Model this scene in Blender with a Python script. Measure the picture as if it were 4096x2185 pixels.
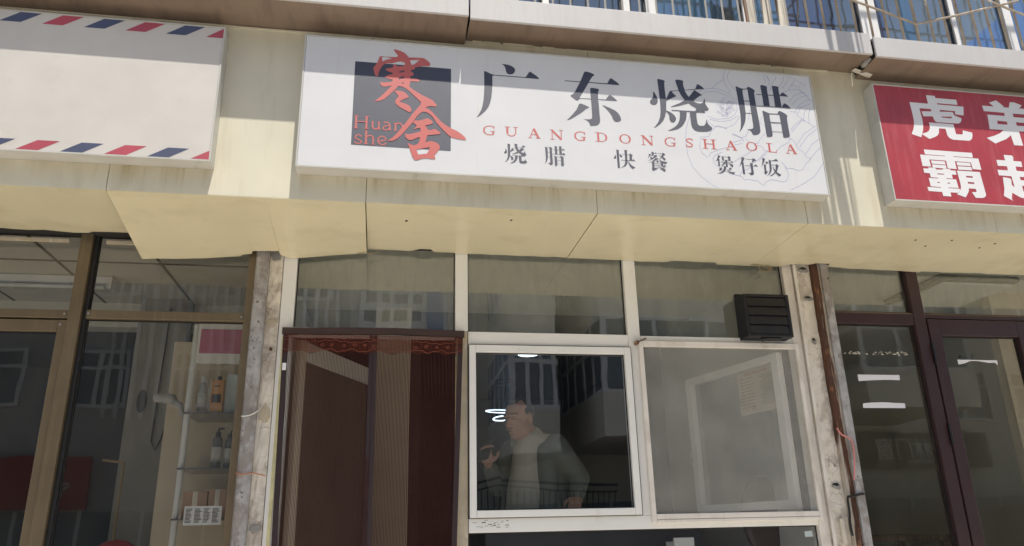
import bpy, bmesh, math, random
from mathutils import Vector, Matrix
from mathutils.geometry import tessellate_polygon

for o in list(bpy.data.objects):
    bpy.data.objects.remove(o)
scene = bpy.context.scene
COL = scene.collection

# ------------------------------------------------------------------ camera
PITCH, YAW, ROLL = math.radians(18.802), math.radians(10.0645), math.radians(-1.3345)
fw = Vector((math.sin(YAW) * math.cos(PITCH), math.cos(YAW) * math.cos(PITCH), math.sin(PITCH)))
rt0 = Vector((math.cos(YAW), -math.sin(YAW), 0))
up0 = rt0.cross(fw)
rt = rt0 * math.cos(ROLL) + up0 * math.sin(ROLL)
up = -rt0 * math.sin(ROLL) + up0 * math.cos(ROLL)
cam_data = bpy.data.cameras.new('camera')
cam_data.sensor_width = 36.0
cam_data.lens = 3041.38 / 4096 * 36.0
cam_data.clip_start = 0.05
cam_data.clip_end = 2000
cam = bpy.data.objects.new('camera', cam_data)
COL.objects.link(cam)
m3 = Matrix((rt, up, -fw)).transposed()
cam.matrix_world = Matrix.Translation((0, -4.0, 1.6)) @ m3.to_4x4()
scene.camera = cam

# ------------------------------------------------------------------ world, sun, exposure
SUN = Vector((0.32, -1.0, 2.7)).normalized()
world = bpy.data.worlds.new('World')
scene.world = world
world.use_nodes = True
wn = world.node_tree
bg = wn.nodes['Background']
sky = wn.nodes.new('ShaderNodeTexSky')
sky.sky_type = 'NISHITA'
sky.sun_disc = False
sky.sun_elevation = math.asin(SUN.z)
sky.sun_rotation = math.atan2(SUN.x, SUN.y)
wn.links.new(sky.outputs[0], bg.inputs[0])
bg.inputs[1].default_value = 0.10
sun_data = bpy.data.lights.new('sun', 'SUN')
sun_data.energy = 4.1
sun_data.angle = math.radians(0.53)
sun_data.color = (1.0, 0.95, 0.87)
sun = bpy.data.objects.new('sun', sun_data)
COL.objects.link(sun)
sun.rotation_euler = (-SUN).to_track_quat('-Z', 'Y').to_euler()
scene.view_settings.view_transform = 'Standard'
scene.view_settings.look = 'None'
scene.view_settings.exposure = 0.50
scene.view_settings.gamma = 1.0
scene.view_settings.use_curve_mapping = False
scene.render.engine = 'CYCLES'
scene.cycles.max_bounces = 10
scene.cycles.diffuse_bounces = 5
scene.cycles.glossy_bounces = 4
scene.cycles.transparent_max_bounces = 16
scene.cycles.caustics_reflective = False
scene.cycles.caustics_refractive = False

# ------------------------------------------------------------------ materials
def srgb(r, g, b):
    f = lambda c: (c / 255 / 12.92) if c <= 10 else ((c / 255 + 0.055) / 1.055) ** 2.4
    return (f(r), f(g), f(b), 1.0)

def nodes_of(name):
    m = bpy.data.materials.new(name)
    m.use_nodes = True
    t = m.node_tree
    return m, t, t.nodes, t.links

def math_node(t, op, a, b=None, clamp=False):
    n = t.nodes.new('ShaderNodeMath')
    n.operation = op
    n.use_clamp = clamp
    for i, v in enumerate((a, b)):
        if v is None:
            continue
        if isinstance(v, (int, float)):
            n.inputs[i].default_value = v
        else:
            t.links.new(v, n.inputs[i])
    return n.outputs[0]

def pos_noise(t, scale, detail=4, stretch=(1, 1, 1), rough=0.55):
    g = t.nodes.new('ShaderNodeNewGeometry')
    mp = t.nodes.new('ShaderNodeMapping')
    mp.inputs['Scale'].default_value = stretch
    t.links.new(g.outputs['Position'], mp.inputs[0])
    n = t.nodes.new('ShaderNodeTexNoise')
    n.inputs['Scale'].default_value = scale
    n.inputs['Detail'].default_value = detail
    n.inputs['Roughness'].default_value = rough
    t.links.new(mp.outputs[0], n.inputs['Vector'])
    return n.outputs['Fac']

def ramp(t, fac, lo, hi):
    n = t.nodes.new('ShaderNodeMapRange')
    n.inputs['From Min'].default_value = lo
    n.inputs['From Max'].default_value = hi
    t.links.new(fac, n.inputs['Value'])
    return n.outputs[0]

def mix_col(t, fac, a, b, mode='MIX'):
    n = t.nodes.new('ShaderNodeMix')
    n.data_type = 'RGBA'
    n.blend_type = mode
    for sock, v in ((n.inputs[0], fac), (n.inputs[6], a), (n.inputs[7], b)):
        if isinstance(v, (int, float)):
            sock.default_value = v
        elif isinstance(v, tuple):
            sock.default_value = v
        else:
            t.links.new(v, sock)
    return n.outputs[2]

def M(name, base, rough=0.5, metal=0.0, var=0.08, vscale=5, stretch=(1, 1, 1), dirts=(), bump=0.0, bscale=60,
      bstretch=(1, 1, 1), spec=0.5, grain=0.0, emit=None, rvar=0.0, ior=1.5, cracks=None, drip=None):
    """dirts: (colour, lo, hi, strength, scale, stretch) layers of stain with a noise shape of their own"""
    m, t, N, L = nodes_of(name)
    p = N['Principled BSDF']
    n1 = pos_noise(t, vscale, 5, stretch)
    dark = tuple(c * (1 - var) for c in base[:3]) + (1,)
    lite = tuple(min(1, c * (1 + var)) for c in base[:3]) + (1,)
    col = mix_col(t, ramp(t, n1, 0.3, 0.7), dark, lite)
    if grain:
        g = pos_noise(t, 900, 2)
        col = mix_col(t, grain, col, mix_col(t, ramp(t, g, 0.35, 0.65), (0.3, 0.3, 0.3, 1), (1, 1, 1, 1)), 'MULTIPLY')
    for (dc, lo, hi, st, sc, sx) in dirts:
        f = math_node(t, 'MULTIPLY', ramp(t, pos_noise(t, sc, 6, sx, 0.62), lo, hi), st, True)
        col = mix_col(t, f, col, dc)
    if drip:
        g = N.new('ShaderNodeNewGeometry')
        sp = N.new('ShaderNodeSeparateXYZ')
        L.new(g.outputs['Position'], sp.inputs[0])
        band = math_node(t, 'MULTIPLY', ramp(t, sp.outputs[2], drip[0], drip[1]), ramp(t, sp.outputs[2], drip[1] + 0.03, drip[1]))
        for gap in (-0.605, 2.445):   # bare stretches between the sign boxes, nothing drips there
            c_ = N.new('ShaderNodeMath'); c_.operation = 'COMPARE'
            L.new(sp.outputs[0], c_.inputs[0]); c_.inputs[1].default_value = gap; c_.inputs[2].default_value = 0.20
            band = math_node(t, 'MULTIPLY', band, math_node(t, 'SUBTRACT', 1.0, c_.outputs[0]))
        run = math_node(t, 'ADD', ramp(t, pos_noise(t, 9, 5, (1, 1, 0.25)), 0.35, 0.75), ramp(t, pos_noise(t, 30, 4, (1, 1, 0.05)), 0.55, 0.70))
        col = mix_col(t, math_node(t, 'MULTIPLY', band, math_node(t, 'MULTIPLY', run, 0.42), True), col, (0.34, 0.24, 0.09, 1))
    if cracks:
        g = N.new('ShaderNodeNewGeometry')
        nz = N.new('ShaderNodeTexNoise'); nz.inputs['Scale'].default_value = 14
        L.new(g.outputs['Position'], nz.inputs['Vector'])
        va = N.new('ShaderNodeVectorMath'); va.operation = 'MULTIPLY_ADD'
        L.new(nz.outputs['Color'], va.inputs[0]); va.inputs[1].default_value = (0.06, 0.06, 0.06); L.new(g.outputs['Position'], va.inputs[2])
        vo = N.new('ShaderNodeTexVoronoi'); vo.feature = 'DISTANCE_TO_EDGE'; vo.inputs['Scale'].default_value = cracks
        L.new(va.outputs[0], vo.inputs['Vector'])
        f = math_node(t, 'MULTIPLY', ramp(t, vo.outputs[0], 0.022, 0.006), math_node(t, 'MULTIPLY', ramp(t, pos_noise(t, 7, 3), 0.50, 0.60), 0.75), True)
        col = mix_col(t, f, col, (0.09, 0.07, 0.05, 1))
    L.new(col, p.inputs['Base Color'])
    p.inputs['Roughness'].default_value = rough
    if rvar:
        L.new(math_node(t, 'ADD', math_node(t, 'MULTIPLY', pos_noise(t, vscale * 2, 4), rvar), rough - rvar / 2), p.inputs['Roughness'])
    p.inputs['Metallic'].default_value = metal
    p.inputs['IOR'].default_value = ior
    p.inputs['Specular IOR Level'].default_value = spec
    if bump:
        b = N.new('ShaderNodeBump')
        b.inputs['Strength'].default_value = bump
        b.inputs['Distance'].default_value = 0.004
        L.new(pos_noise(t, bscale, 5, bstretch), b.inputs['Height'])
        L.new(b.outputs[0], p.inputs['Normal'])
    if emit:
        p.inputs['Emission Color'].default_value = emit[0]
        p.inputs['Emission Strength'].default_value = emit[1]
    return m

def glass(name, tint=(0.9, 0.93, 0.92, 1), r0=0.05, film=0.05, film_col=(0.5, 0.5, 0.46, 1), wob=0.0):
    """a window pane: clear transmission, Schlick mirror reflection, a thin uneven film of dust"""
    m, t, N, L = nodes_of(name)
    N.remove(N['Principled BSDF'])
    out = N['Material Output']
    tr = N.new('ShaderNodeBsdfTransparent')
    tr.inputs[0].default_value = tint
    gl = N.new('ShaderNodeBsdfGlossy')
    gl.inputs['Roughness'].default_value = 0.012
    gl.inputs['Color'].default_value = (1, 1, 1, 1)
    if wob:
        b = N.new('ShaderNodeBump')
        b.inputs['Strength'].default_value = wob
        b.inputs['Distance'].default_value = 0.01
        L.new(pos_noise(t, 2.2, 2), b.inputs['Height'])
        L.new(b.outputs[0], gl.inputs['Normal'])
    lw = N.new('ShaderNodeLayerWeight')
    lw.inputs['Blend'].default_value = 0.5
    f5 = math_node(t, 'POWER', lw.outputs['Facing'], 5.0)
    fac = math_node(t, 'ADD', math_node(t, 'MULTIPLY', f5, 1 - r0), r0)
    mx = N.new('ShaderNodeMixShader')
    L.new(fac, mx.inputs[0])
    L.new(tr.outputs[0], mx.inputs[1])
    L.new(gl.outputs[0], mx.inputs[2])
    df = N.new('ShaderNodeBsdfDiffuse')
    df.inputs[0].default_value = film_col
    n = pos_noise(t, 7, 6, (1, 1, 0.35))
    n2 = ramp(t, pos_noise(t, 30, 6, (1, 1, 0.12), 0.7), 0.52, 0.72)
    spots = ramp(t, pos_noise(t, 85, 3), 0.70, 0.76)
    ff = math_node(t, 'MULTIPLY', math_node(t, 'ADD', math_node(t, 'ADD', ramp(t, n, 0.25, 0.8), math_node(t, 'MULTIPLY', n2, 0.28)), math_node(t, 'MULTIPLY', spots, 0.8)), film * 1.8, True)
    mx2 = N.new('ShaderNodeMixShader')
    L.new(ff, mx2.inputs[0])
    L.new(mx.outputs[0], mx2.inputs[1])
    L.new(df.outputs[0], mx2.inputs[2])
    L.new(mx2.outputs[0], out.inputs[0])
    return m

def netting(name, col, cover, stripe=None):
    """woven mesh too fine to see thread by thread; stripe = (spacing, duty, cover between)"""
    m, t, N, L = nodes_of(name)
    N.remove(N['Principled BSDF'])
    out = N['Material Output']
    tr = N.new('ShaderNodeBsdfTransparent')
    df = N.new('ShaderNodeBsdfDiffuse')
    n = pos_noise(t, 6, 5)
    L.new(mix_col(t, n, tuple(c * 0.75 for c in col[:3]) + (1,), tuple(c * 1.2 for c in col[:3]) + (1,)), df.inputs[0])
    mx = N.new('ShaderNodeMixShader')
    if stripe:
        g = N.new('ShaderNodeNewGeometry')
        sp = N.new('ShaderNodeSeparateXYZ')
        L.new(g.outputs['Position'], sp.inputs[0])
        w = math_node(t, 'ADD', sp.outputs[0], math_node(t, 'MULTIPLY', pos_noise(t, 7, 3, (1, 1, 0.06)), 0.028))
        fr = math_node(t, 'FRACT', math_node(t, 'DIVIDE', w, stripe[0]))
        line = math_node(t, 'LESS_THAN', fr, stripe[1])
        f = math_node(t, 'ADD', math_node(t, 'MULTIPLY', line, cover - stripe[2]), stripe[2])
        L.new(f, mx.inputs[0])
    else:
        f = math_node(t, 'ADD', math_node(t, 'MULTIPLY', n, 0.12), cover - 0.06)
        L.new(f, mx.inputs[0])
    L.new(tr.outputs[0], mx.inputs[1])
    L.new(df.outputs[0], mx.inputs[2])
    L.new(mx.outputs[0], out.inputs[0])
    return m

GREY_DIRT = (0.10, 0.085, 0.065, 1)
RUST = (0.16, 0.055, 0.02, 1)
MAT = {}
MAT['cream'] = M('cream_cladding', (0.65, 0.61, 0.48, 1), drip=(3.10, 3.215), rough=0.42, var=0.06, vscale=2.0,
                 dirts=(((0.36, 0.29, 0.16, 1), 0.52, 0.85, 0.45, 2.6, (4, 1, 0.6)), ((0.22, 0.16, 0.08, 1), 0.66, 0.80, 0.32, 7, (5, 1, 0.25)), ((0.25, 0.2, 0.1, 1), 0.7, 0.78, 0.5, 60, (1, 1, 0.4))), rvar=0.2, bump=0.35, bscale=2.2)
MAT['soffit'] = M('bounce_warmed_soffit', (0.70, 0.63, 0.43, 1), rough=0.24, var=0.06, vscale=1.5, bump=0.45, bscale=2.0,  # warm ground bounce put into the colour, yellower than the fascia cream
                  dirts=(((0.36, 0.29, 0.15, 1), 0.52, 0.8, 0.35, 3, (1, 1.6, 1)), ((0.25, 0.18, 0.09, 1), 0.68, 0.74, 0.22, 9, (1, 1.5, 1)), ((0.16, 0.11, 0.06, 1), 0.74, 0.78, 0.6, 34, (1, 1, 1))), rvar=0.12)
MAT['canopy_white'] = M('canopy_white', (0.51, 0.495, 0.48, 1), rough=0.5, var=0.05, vscale=3,
                        dirts=(((0.46, 0.40, 0.38, 1), 0.45, 0.75, 0.4, 14, (2.2, 1, 0.18)), ((0.1, 0.07, 0.05, 1), 0.70, 0.76, 0.8, 16, (1, 1, 1.0))), bump=0.15, bscale=30, bstretch=(3, 1, .3))
MAT['canopy_brown'] = M('canopy_brown', (0.235, 0.17, 0.125, 1), rough=0.55, var=0.15, vscale=3,
                        dirts=(((0.09, 0.065, 0.05, 1), 0.5, 0.75, 0.5, 5, (3, 0.6, 1)), ((0.03, 0.02, 0.02, 1), 0.74, 0.77, 0.8, 25, (1, 1, 1))), grain=0.15)
MAT['sign_white'] = M('sign_white', (0.655, 0.655, 0.66, 1), rough=0.4, var=0.03, vscale=4,
                      dirts=(((0.45, 0.4, 0.3, 1), 0.6, 0.85, 0.35, 4, (5, 1, 0.3)), ((0.2, 0.17, 0.14, 1), 0.75, 0.78, 0.6, 70, (1, 1, 1))), grain=0.08)
MAT['sign_ivory'] = M('sign_ivory', (0.59, 0.555, 0.51, 1), rough=0.5, var=0.05, vscale=5,
                      dirts=(((0.45, 0.36, 0.24, 1), 0.58, 0.85, 0.45, 3.2, (1.5, 1, 1.5)), ((0.25, 0.2, 0.15, 1), 0.745, 0.77, 0.5, 60, (1, 1, 1))), grain=0.10)
MAT['sign_red'] = M('sign_red', (0.37, 0.022, 0.034, 1), ior=1.75, rough=0.5, var=0.14, vscale=5,
                    dirts=(((0.50, 0.12, 0.13, 1), 0.5, 0.8, 0.5, 9, (4, 1, 0.35)), ((0.22, 0.02, 0.03, 1), 0.6, 0.8, 0.6, 22, (4, 1, 0.3))), grain=0.15)
MAT['sign_edge'] = M('sign_edge', (0.50, 0.49, 0.45, 1), rough=0.45, var=0.08, vscale=6,
                     dirts=((GREY_DIRT, 0.6, 0.85, 0.5, 6, (2, 1, 1)),))
MAT['ink_navy'] = M('ink_navy', (0.004, 0.006, 0.032, 1), rough=0.56, var=0.1, grain=0.2, bump=0.35, bscale=420, ior=2.0)
MAT['ink_red'] = M('ink_red', (0.50, 0.072, 0.050, 1), rough=0.5, var=0.05, grain=0.1, ior=2.0)
MAT['ink_line'] = M('ink_line', (0.30, 0.31, 0.50, 1), rough=0.5)
MAT['ink_white'] = M('ink_white', (0.74, 0.73, 0.73, 1), rough=0.45, var=0.03)
MAT['stripe_navy'] = M('stripe_navy', (0.035, 0.045, 0.11, 1), rough=0.52, var=0.12, grain=0.2, ior=1.9)
MAT['stripe_red'] = M('stripe_red', (0.42, 0.035, 0.06, 1), rough=0.52, var=0.12, grain=0.2, ior=1.9)
MAT['white_frame'] = M('white_frame', (0.82, 0.81, 0.78, 1), rough=0.38, var=0.03, vscale=3,
                       dirts=(((0.42, 0.34, 0.24, 1), 0.58, 0.85, 0.45, 5, (1.5, 1, 0.5)), ((0.16, 0.12, 0.09, 1), 0.72, 0.78, 0.5, 40, (1, 1, 1))))
MAT['old_frame'] = M('old_white_frame', (0.76, 0.71, 0.65, 1), rough=0.5, var=0.06, vscale=4,
                     dirts=(((0.30, 0.22, 0.13, 1), 0.5, 0.8, 0.6, 9, (1, 1, 0.5)), ((0.12, 0.09, 0.06, 1), 0.68, 0.75, 0.7, 30, (1, 1, 0.6))))
MAT['putty'] = M('old_putty', (0.52, 0.45, 0.34, 1), rough=0.8, var=0.12, vscale=10,
                 dirts=(((0.55, 0.42, 0.12, 1), 0.5, 0.68, 0.6, 7, (1, 1, 0.4)), ((0.66, 0.64, 0.6, 1), 0.6, 0.66, 0.9, 16, (1.5, 1, 0.5)), ((0.1, 0.07, 0.05, 1), 0.7, 0.76, 0.6, 45, (1, 1, 1))), bump=0.5, bscale=40)
MAT['yellow_sealant'] = M('yellow_sealant', (0.66, 0.60, 0.34, 1), rough=0.7, var=0.15, vscale=12)
MAT['bronze'] = M('bronze_aluminium', (0.165, 0.125, 0.075, 1), rough=0.36, metal=0.25, var=0.12, vscale=5,
                  dirts=(((0.30, 0.22, 0.12, 1), 0.55, 0.8, 0.5, 7, (6, 1, 0.2)), ((0.05, 0.035, 0.02, 1), 0.65, 0.8, 0.6, 14, (3, 1, 0.5))))
MAT['maroon'] = M('maroon_frame', (0.042, 0.020, 0.022, 1), rough=0.34, var=0.12, vscale=5,
                  dirts=(((0.28, 0.20, 0.13, 1), 0.68, 0.9, 0.35, 8, (1, 1, 1)),))
MAT['dust_maroon'] = M('dusty_maroon', (0.17, 0.12, 0.08, 1), rough=0.8, var=0.2, vscale=14)
MAT['black_plastic'] = M('black_plastic', (0.010, 0.010, 0.012, 1), rough=0.42, var=0.2,
                         dirts=(((0.10, 0.075, 0.05, 1), 0.6, 0.85, 0.4, 9, (1, 1, 1.5)),))
MAT['gasket'] = M('black_gasket', (0.012, 0.012, 0.013, 1), rough=0.6)
MAT['plaster'] = M('peeling_plaster', (0.74, 0.68, 0.59, 1), rough=0.9, var=0.10, vscale=9, cracks=16,
                   dirts=(((0.40, 0.34, 0.29, 1), 0.50, 0.55, 0.7, 2.8, (1, 1, 0.9)), ((0.36, 0.24, 0.11, 1), 0.62, 0.75, 0.5, 7, (1, 1, 0.9)), ((0.82, 0.78, 0.72, 1), 0.50, 0.66, 0.5, 18, (1, 1, 0.9)), ((0.06, 0.05, 0.04, 1), 0.69, 0.73, 0.9, 24, (1, 1, 1))), bump=1.0, bscale=40)
MAT['galv'] = M('weathered_steel', (0.40, 0.385, 0.38, 1), rough=0.6, metal=0.25, var=0.25, vscale=22, stretch=(1, 1, 0.8),
                dirts=(((0.24, 0.20, 0.17, 1), 0.5, 0.56, 0.65, 9, (1, 1, 0.6)), ((0.55, 0.53, 0.50, 1), 0.56, 0.68, 0.4, 16, (1, 1, 0.4)), ((0.07, 0.06, 0.055, 1), 0.62, 0.67, 0.8, 34, (1, 1, 0.8))), bump=0.5, bscale=40)
MAT['rust'] = M('rusted_steel', (0.085, 0.036, 0.020, 1), rough=0.8, var=0.35, vscale=14, stretch=(1, 1, 0.3),
                dirts=(((0.45, 0.2, 0.06, 1), 0.6, 0.68, 0.6, 20, (1, 1, 0.4)), ((0.04, 0.02, 0.015, 1), 0.6, 0.75, 0.7, 9, (2, 1, 0.3)), ((0.50, 0.44, 0.37, 1), 0.50, 0.55, 0.9, 3.2, (5, 1, 0.35))), bump=0.6, bscale=40)
MAT['dark_gap'] = M('dark_gap', (0.02, 0.018, 0.016, 1), rough=0.9)
MAT['curtain_rail'] = M('curtain_rail', (0.050, 0.027, 0.024, 1), rough=0.7, var=0.15)
MAT['curtain_border'] = M('curtain_border', (0.036, 0.022, 0.026, 1), rough=0.85, var=0.15)
MAT['mesh_curtain'] = netting('mesh_curtain', (0.072, 0.034, 0.030, 1), 0.90, (0.0072, 0.34, 0.20))
MAT['lace'] = netting('rust_lace', (0.12, 0.036, 0.026, 1), 0.50)
MAT['lace_thread'] = M('lace_thread', (0.22, 0.075, 0.048, 1), rough=0.8, var=0.2)
MAT['fly_screen'] = netting('fly_screen', (0.62, 0.61, 0.56, 1), 0.21)
MAT['pane_transom'] = glass('pane_transom', (0.93, 0.95, 0.92, 1), 0.11, 0.13, (0.42, 0.42, 0.36, 1), 0.07)
MAT['pane_clear'] = glass('pane_clear', (0.93, 0.95, 0.97, 1), 0.08, 0.004, (0.40, 0.42, 0.46, 1), 0.07)
MAT['pane_left'] = glass('pane_left', (0.87, 0.87, 0.85, 1), 0.045, 0.014, (0.40, 0.38, 0.33, 1), 0.07)
MAT['pane_right'] = glass('pane_right', (0.90, 0.90, 0.86, 1), 0.065, 0.028, (0.36, 0.35, 0.28, 1), 0.07)
MAT['pane_blue'] = glass('pane_blue', (0.66, 0.76, 0.86, 1), 0.16, 0.015, (0.4, 0.45, 0.5, 1), 0.45)
MAT['pane_far'] = glass('pane_far', (0.45, 0.5, 0.52, 1), 0.22, 0.02)
MAT['wall_light'] = M('room_wall_light', (0.68, 0.66, 0.60, 1), rough=0.9, var=0.05, vscale=2, dirts=((GREY_DIRT, 0.62, 0.9, 0.25, 3, (1, 1, 1)),))
MAT['wall_beige'] = M('room_wall_beige', (0.62, 0.53, 0.41, 1), rough=0.9, var=0.06)
MAT['passage_wall'] = M('passage_wall', (0.78, 0.68, 0.54, 1), rough=0.9, var=0.06)
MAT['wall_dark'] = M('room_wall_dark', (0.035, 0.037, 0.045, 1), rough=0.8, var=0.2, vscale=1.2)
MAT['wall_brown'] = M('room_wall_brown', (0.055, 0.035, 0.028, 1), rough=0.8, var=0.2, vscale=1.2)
MAT['ceiling'] = M('room_ceiling', (0.66, 0.64, 0.59, 1), rough=0.8, var=0.05, vscale=2)
MAT['ceiling_joint'] = M('ceiling_joint', (0.14, 0.13, 0.11, 1), rough=0.8)
MAT['room_floor'] = M('room_floor', (0.28, 0.24, 0.20, 1), rough=0.5, var=0.1)
MAT['asphalt'] = M('road_concrete', (0.48, 0.45, 0.40, 1), rough=0.9, var=0.2, vscale=1.5, bump=0.4, bscale=60)
MAT['pavement'] = M('pavement_slabs', (0.66, 0.61, 0.53, 1), rough=0.85, var=0.15, vscale=3, bump=0.3, bscale=50)
MAT['concrete'] = M('concrete', (0.30, 0.29, 0.27, 1), rough=0.9, var=0.15, vscale=3, bump=0.3)
MAT['paint_white'] = M('white_paint', (0.72, 0.71, 0.69, 1), rough=0.5, var=0.04)
MAT['pvc_white'] = M('pvc_white', (0.74, 0.74, 0.73, 1), rough=0.35, var=0.03)
MAT['paper'] = M('old_paper', (0.52, 0.46, 0.36, 1), rough=0.8, var=0.06, vscale=9)
MAT['paper_print'] = M('paper_print', (0.10, 0.09, 0.08, 1), rough=0.8)
MAT['paper_red'] = M('paper_red_print', (0.42, 0.07, 0.05, 1), rough=0.8)
MAT['sticker'] = M('white_sticker', (0.78, 0.77, 0.80, 1), rough=0.5, var=0.02)
MAT['skin'] = M('skin', (0.40, 0.205, 0.135, 1), rough=0.5, var=0.08, vscale=20)
MAT['hair'] = M('black_hair', (0.018, 0.015, 0.014, 1), rough=0.6, var=0.3, vscale=60, bump=0.6, bscale=180)
MAT['jacket'] = M('olive_jacket', (0.115, 0.125, 0.100, 1), rough=0.7, var=0.12, vscale=12, bump=1.0, bscale=14)
MAT['sweater'] = M('cream_sweater', (0.50, 0.46, 0.36, 1), rough=0.9, var=0.08, vscale=10, bump=1.0, bscale=11)
MAT['trousers'] = M('dark_trousers', (0.03, 0.03, 0.035, 1), rough=0.8)
MAT['phone'] = M('black_phone', (0.01, 0.01, 0.012, 1), rough=0.2)
MAT['lamp_on'] = M('lamp_lit', (0.8, 0.85, 0.9, 1), emit=((0.85, 0.94, 1.0, 1), 2.2))
MAT['ring_on'] = M('ring_lit', (0.8, 0.85, 0.9, 1), emit=((0.80, 0.92, 1.0, 1), 1.6))
MAT['lamp_off'] = M('lamp_unlit', (0.72, 0.74, 0.78, 1), rough=0.3)
MAT['lamp_dark'] = M('lamp_dark', (0.02, 0.02, 0.022, 1), rough=0.4)
MAT['grille_white'] = M('grille_white', (0.62, 0.60, 0.56, 1), rough=0.5, var=0.1, dirts=((RUST, 0.66, 0.76, 0.7, 12, (1, 1, 0.5)),))
MAT['grille_rusty'] = M('grille_weathered', (0.36, 0.30, 0.235, 1), rough=0.7, var=0.25, vscale=40, stretch=(1, 1, 0.3), dirts=((RUST, 0.58, 0.72, 0.7, 14, (1, 1, 0.6)), ((0.7, 0.68, 0.64, 1), 0.62, 0.68, 0.8, 11, (1, 1, .5))), bump=0.4, bscale=90)
MAT['curtain_teal'] = M('curtain_teal', (0.36, 0.50, 0.50, 1), rough=0.85, var=0.12, vscale=9, stretch=(3, 1, .4))
MAT['curtain_mauve'] = M('curtain_mauve', (0.20, 0.13, 0.18, 1), rough=0.85, var=0.3, vscale=8, stretch=(3, 1, .4))
MAT['wood'] = M('old_wood', (0.22, 0.13, 0.075, 1), rough=0.8, var=0.4, vscale=14, stretch=(3, 3, .3))
MAT['wood_pale'] = M('pale_wood', (0.60, 0.55, 0.46, 1), rough=0.8, var=0.2, vscale=14, stretch=(3, 3, .3))
MAT['door_brown'] = M('door_leaf_brown', (0.13, 0.105, 0.08, 1), rough=0.5, var=0.15, vscale=3)
MAT['render_grey'] = M('render_grey', (0.50, 0.49, 0.47, 1), rough=0.9, var=0.1, vscale=0.6)
MAT['render_cream'] = M('render_cream', (0.72, 0.68, 0.58, 1), rough=0.9, var=0.1, vscale=0.6)
MAT['terrace_brick'] = M('terrace_brick', (0.10, 0.085, 0.075, 1), rough=0.9, var=0.25, vscale=2)
MAT['tower_white'] = M('tower_white', (0.80, 0.79, 0.77, 1), rough=0.9, var=0.05, vscale=0.2)
MAT['tower_blue'] = M('tower_blue', (0.16, 0.24, 0.42, 1), rough=0.6)
MAT['tower_window'] = M('tower_window', (0.20, 0.225, 0.24, 1), rough=0.25)
MAT['shop_red'] = M('far_shop_red', (0.42, 0.05, 0.05, 1), rough=0.5)
MAT['shop_dark'] = M('far_shop_dark', (0.04, 0.04, 0.045, 1), rough=0.5)
MAT['orange_box'] = M('orange_box', (0.48, 0.24, 0.08, 1), rough=0.5)
MAT['card_box'] = M('cardboard', (0.40, 0.24, 0.16, 1), rough=0.8)
MAT['pale_blue'] = M('pale_blue_box', (0.52, 0.60, 0.60, 1), rough=0.6)
MAT['bottle_grey'] = M('bottle_grey', (0.40, 0.39, 0.39, 1), rough=0.35)
MAT['bottle_white'] = M('bottle_white', (0.62, 0.60, 0.55, 1), rough=0.35)
MAT['bottle_clear'] = M('bottle_smoke', (0.12, 0.12, 0.12, 1), rough=0.15)
MAT['poster_pink'] = M('poster_pink', (0.45, 0.13, 0.22, 1), rough=0.5, var=0.12)
MAT['wire_white'] = M('wire_white', (0.66, 0.64, 0.6, 1), rough=0.5)
MAT['wire_copper'] = M('wire_copper', (0.48, 0.17, 0.08, 1), rough=0.5)
MAT['wire_pink'] = M('wire_pink', (0.66, 0.24, 0.22, 1), rough=0.5)
MAT['wire_black'] = M('wire_black', (0.01, 0.01, 0.01, 1), rough=0.6)
MAT['straw'] = M('straw_wire', (0.34, 0.25, 0.12, 1), rough=0.8)
MAT['chair_brown'] = M('chair_brown', (0.085, 0.05, 0.042, 1), rough=0.5)
MAT['red_cloth'] = M('red_cloth', (0.40, 0.03, 0.035, 1), rough=0.7)
MAT['screw'] = M('screw_steel', (0.5, 0.48, 0.45, 1), rough=0.3, metal=0.8)

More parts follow.
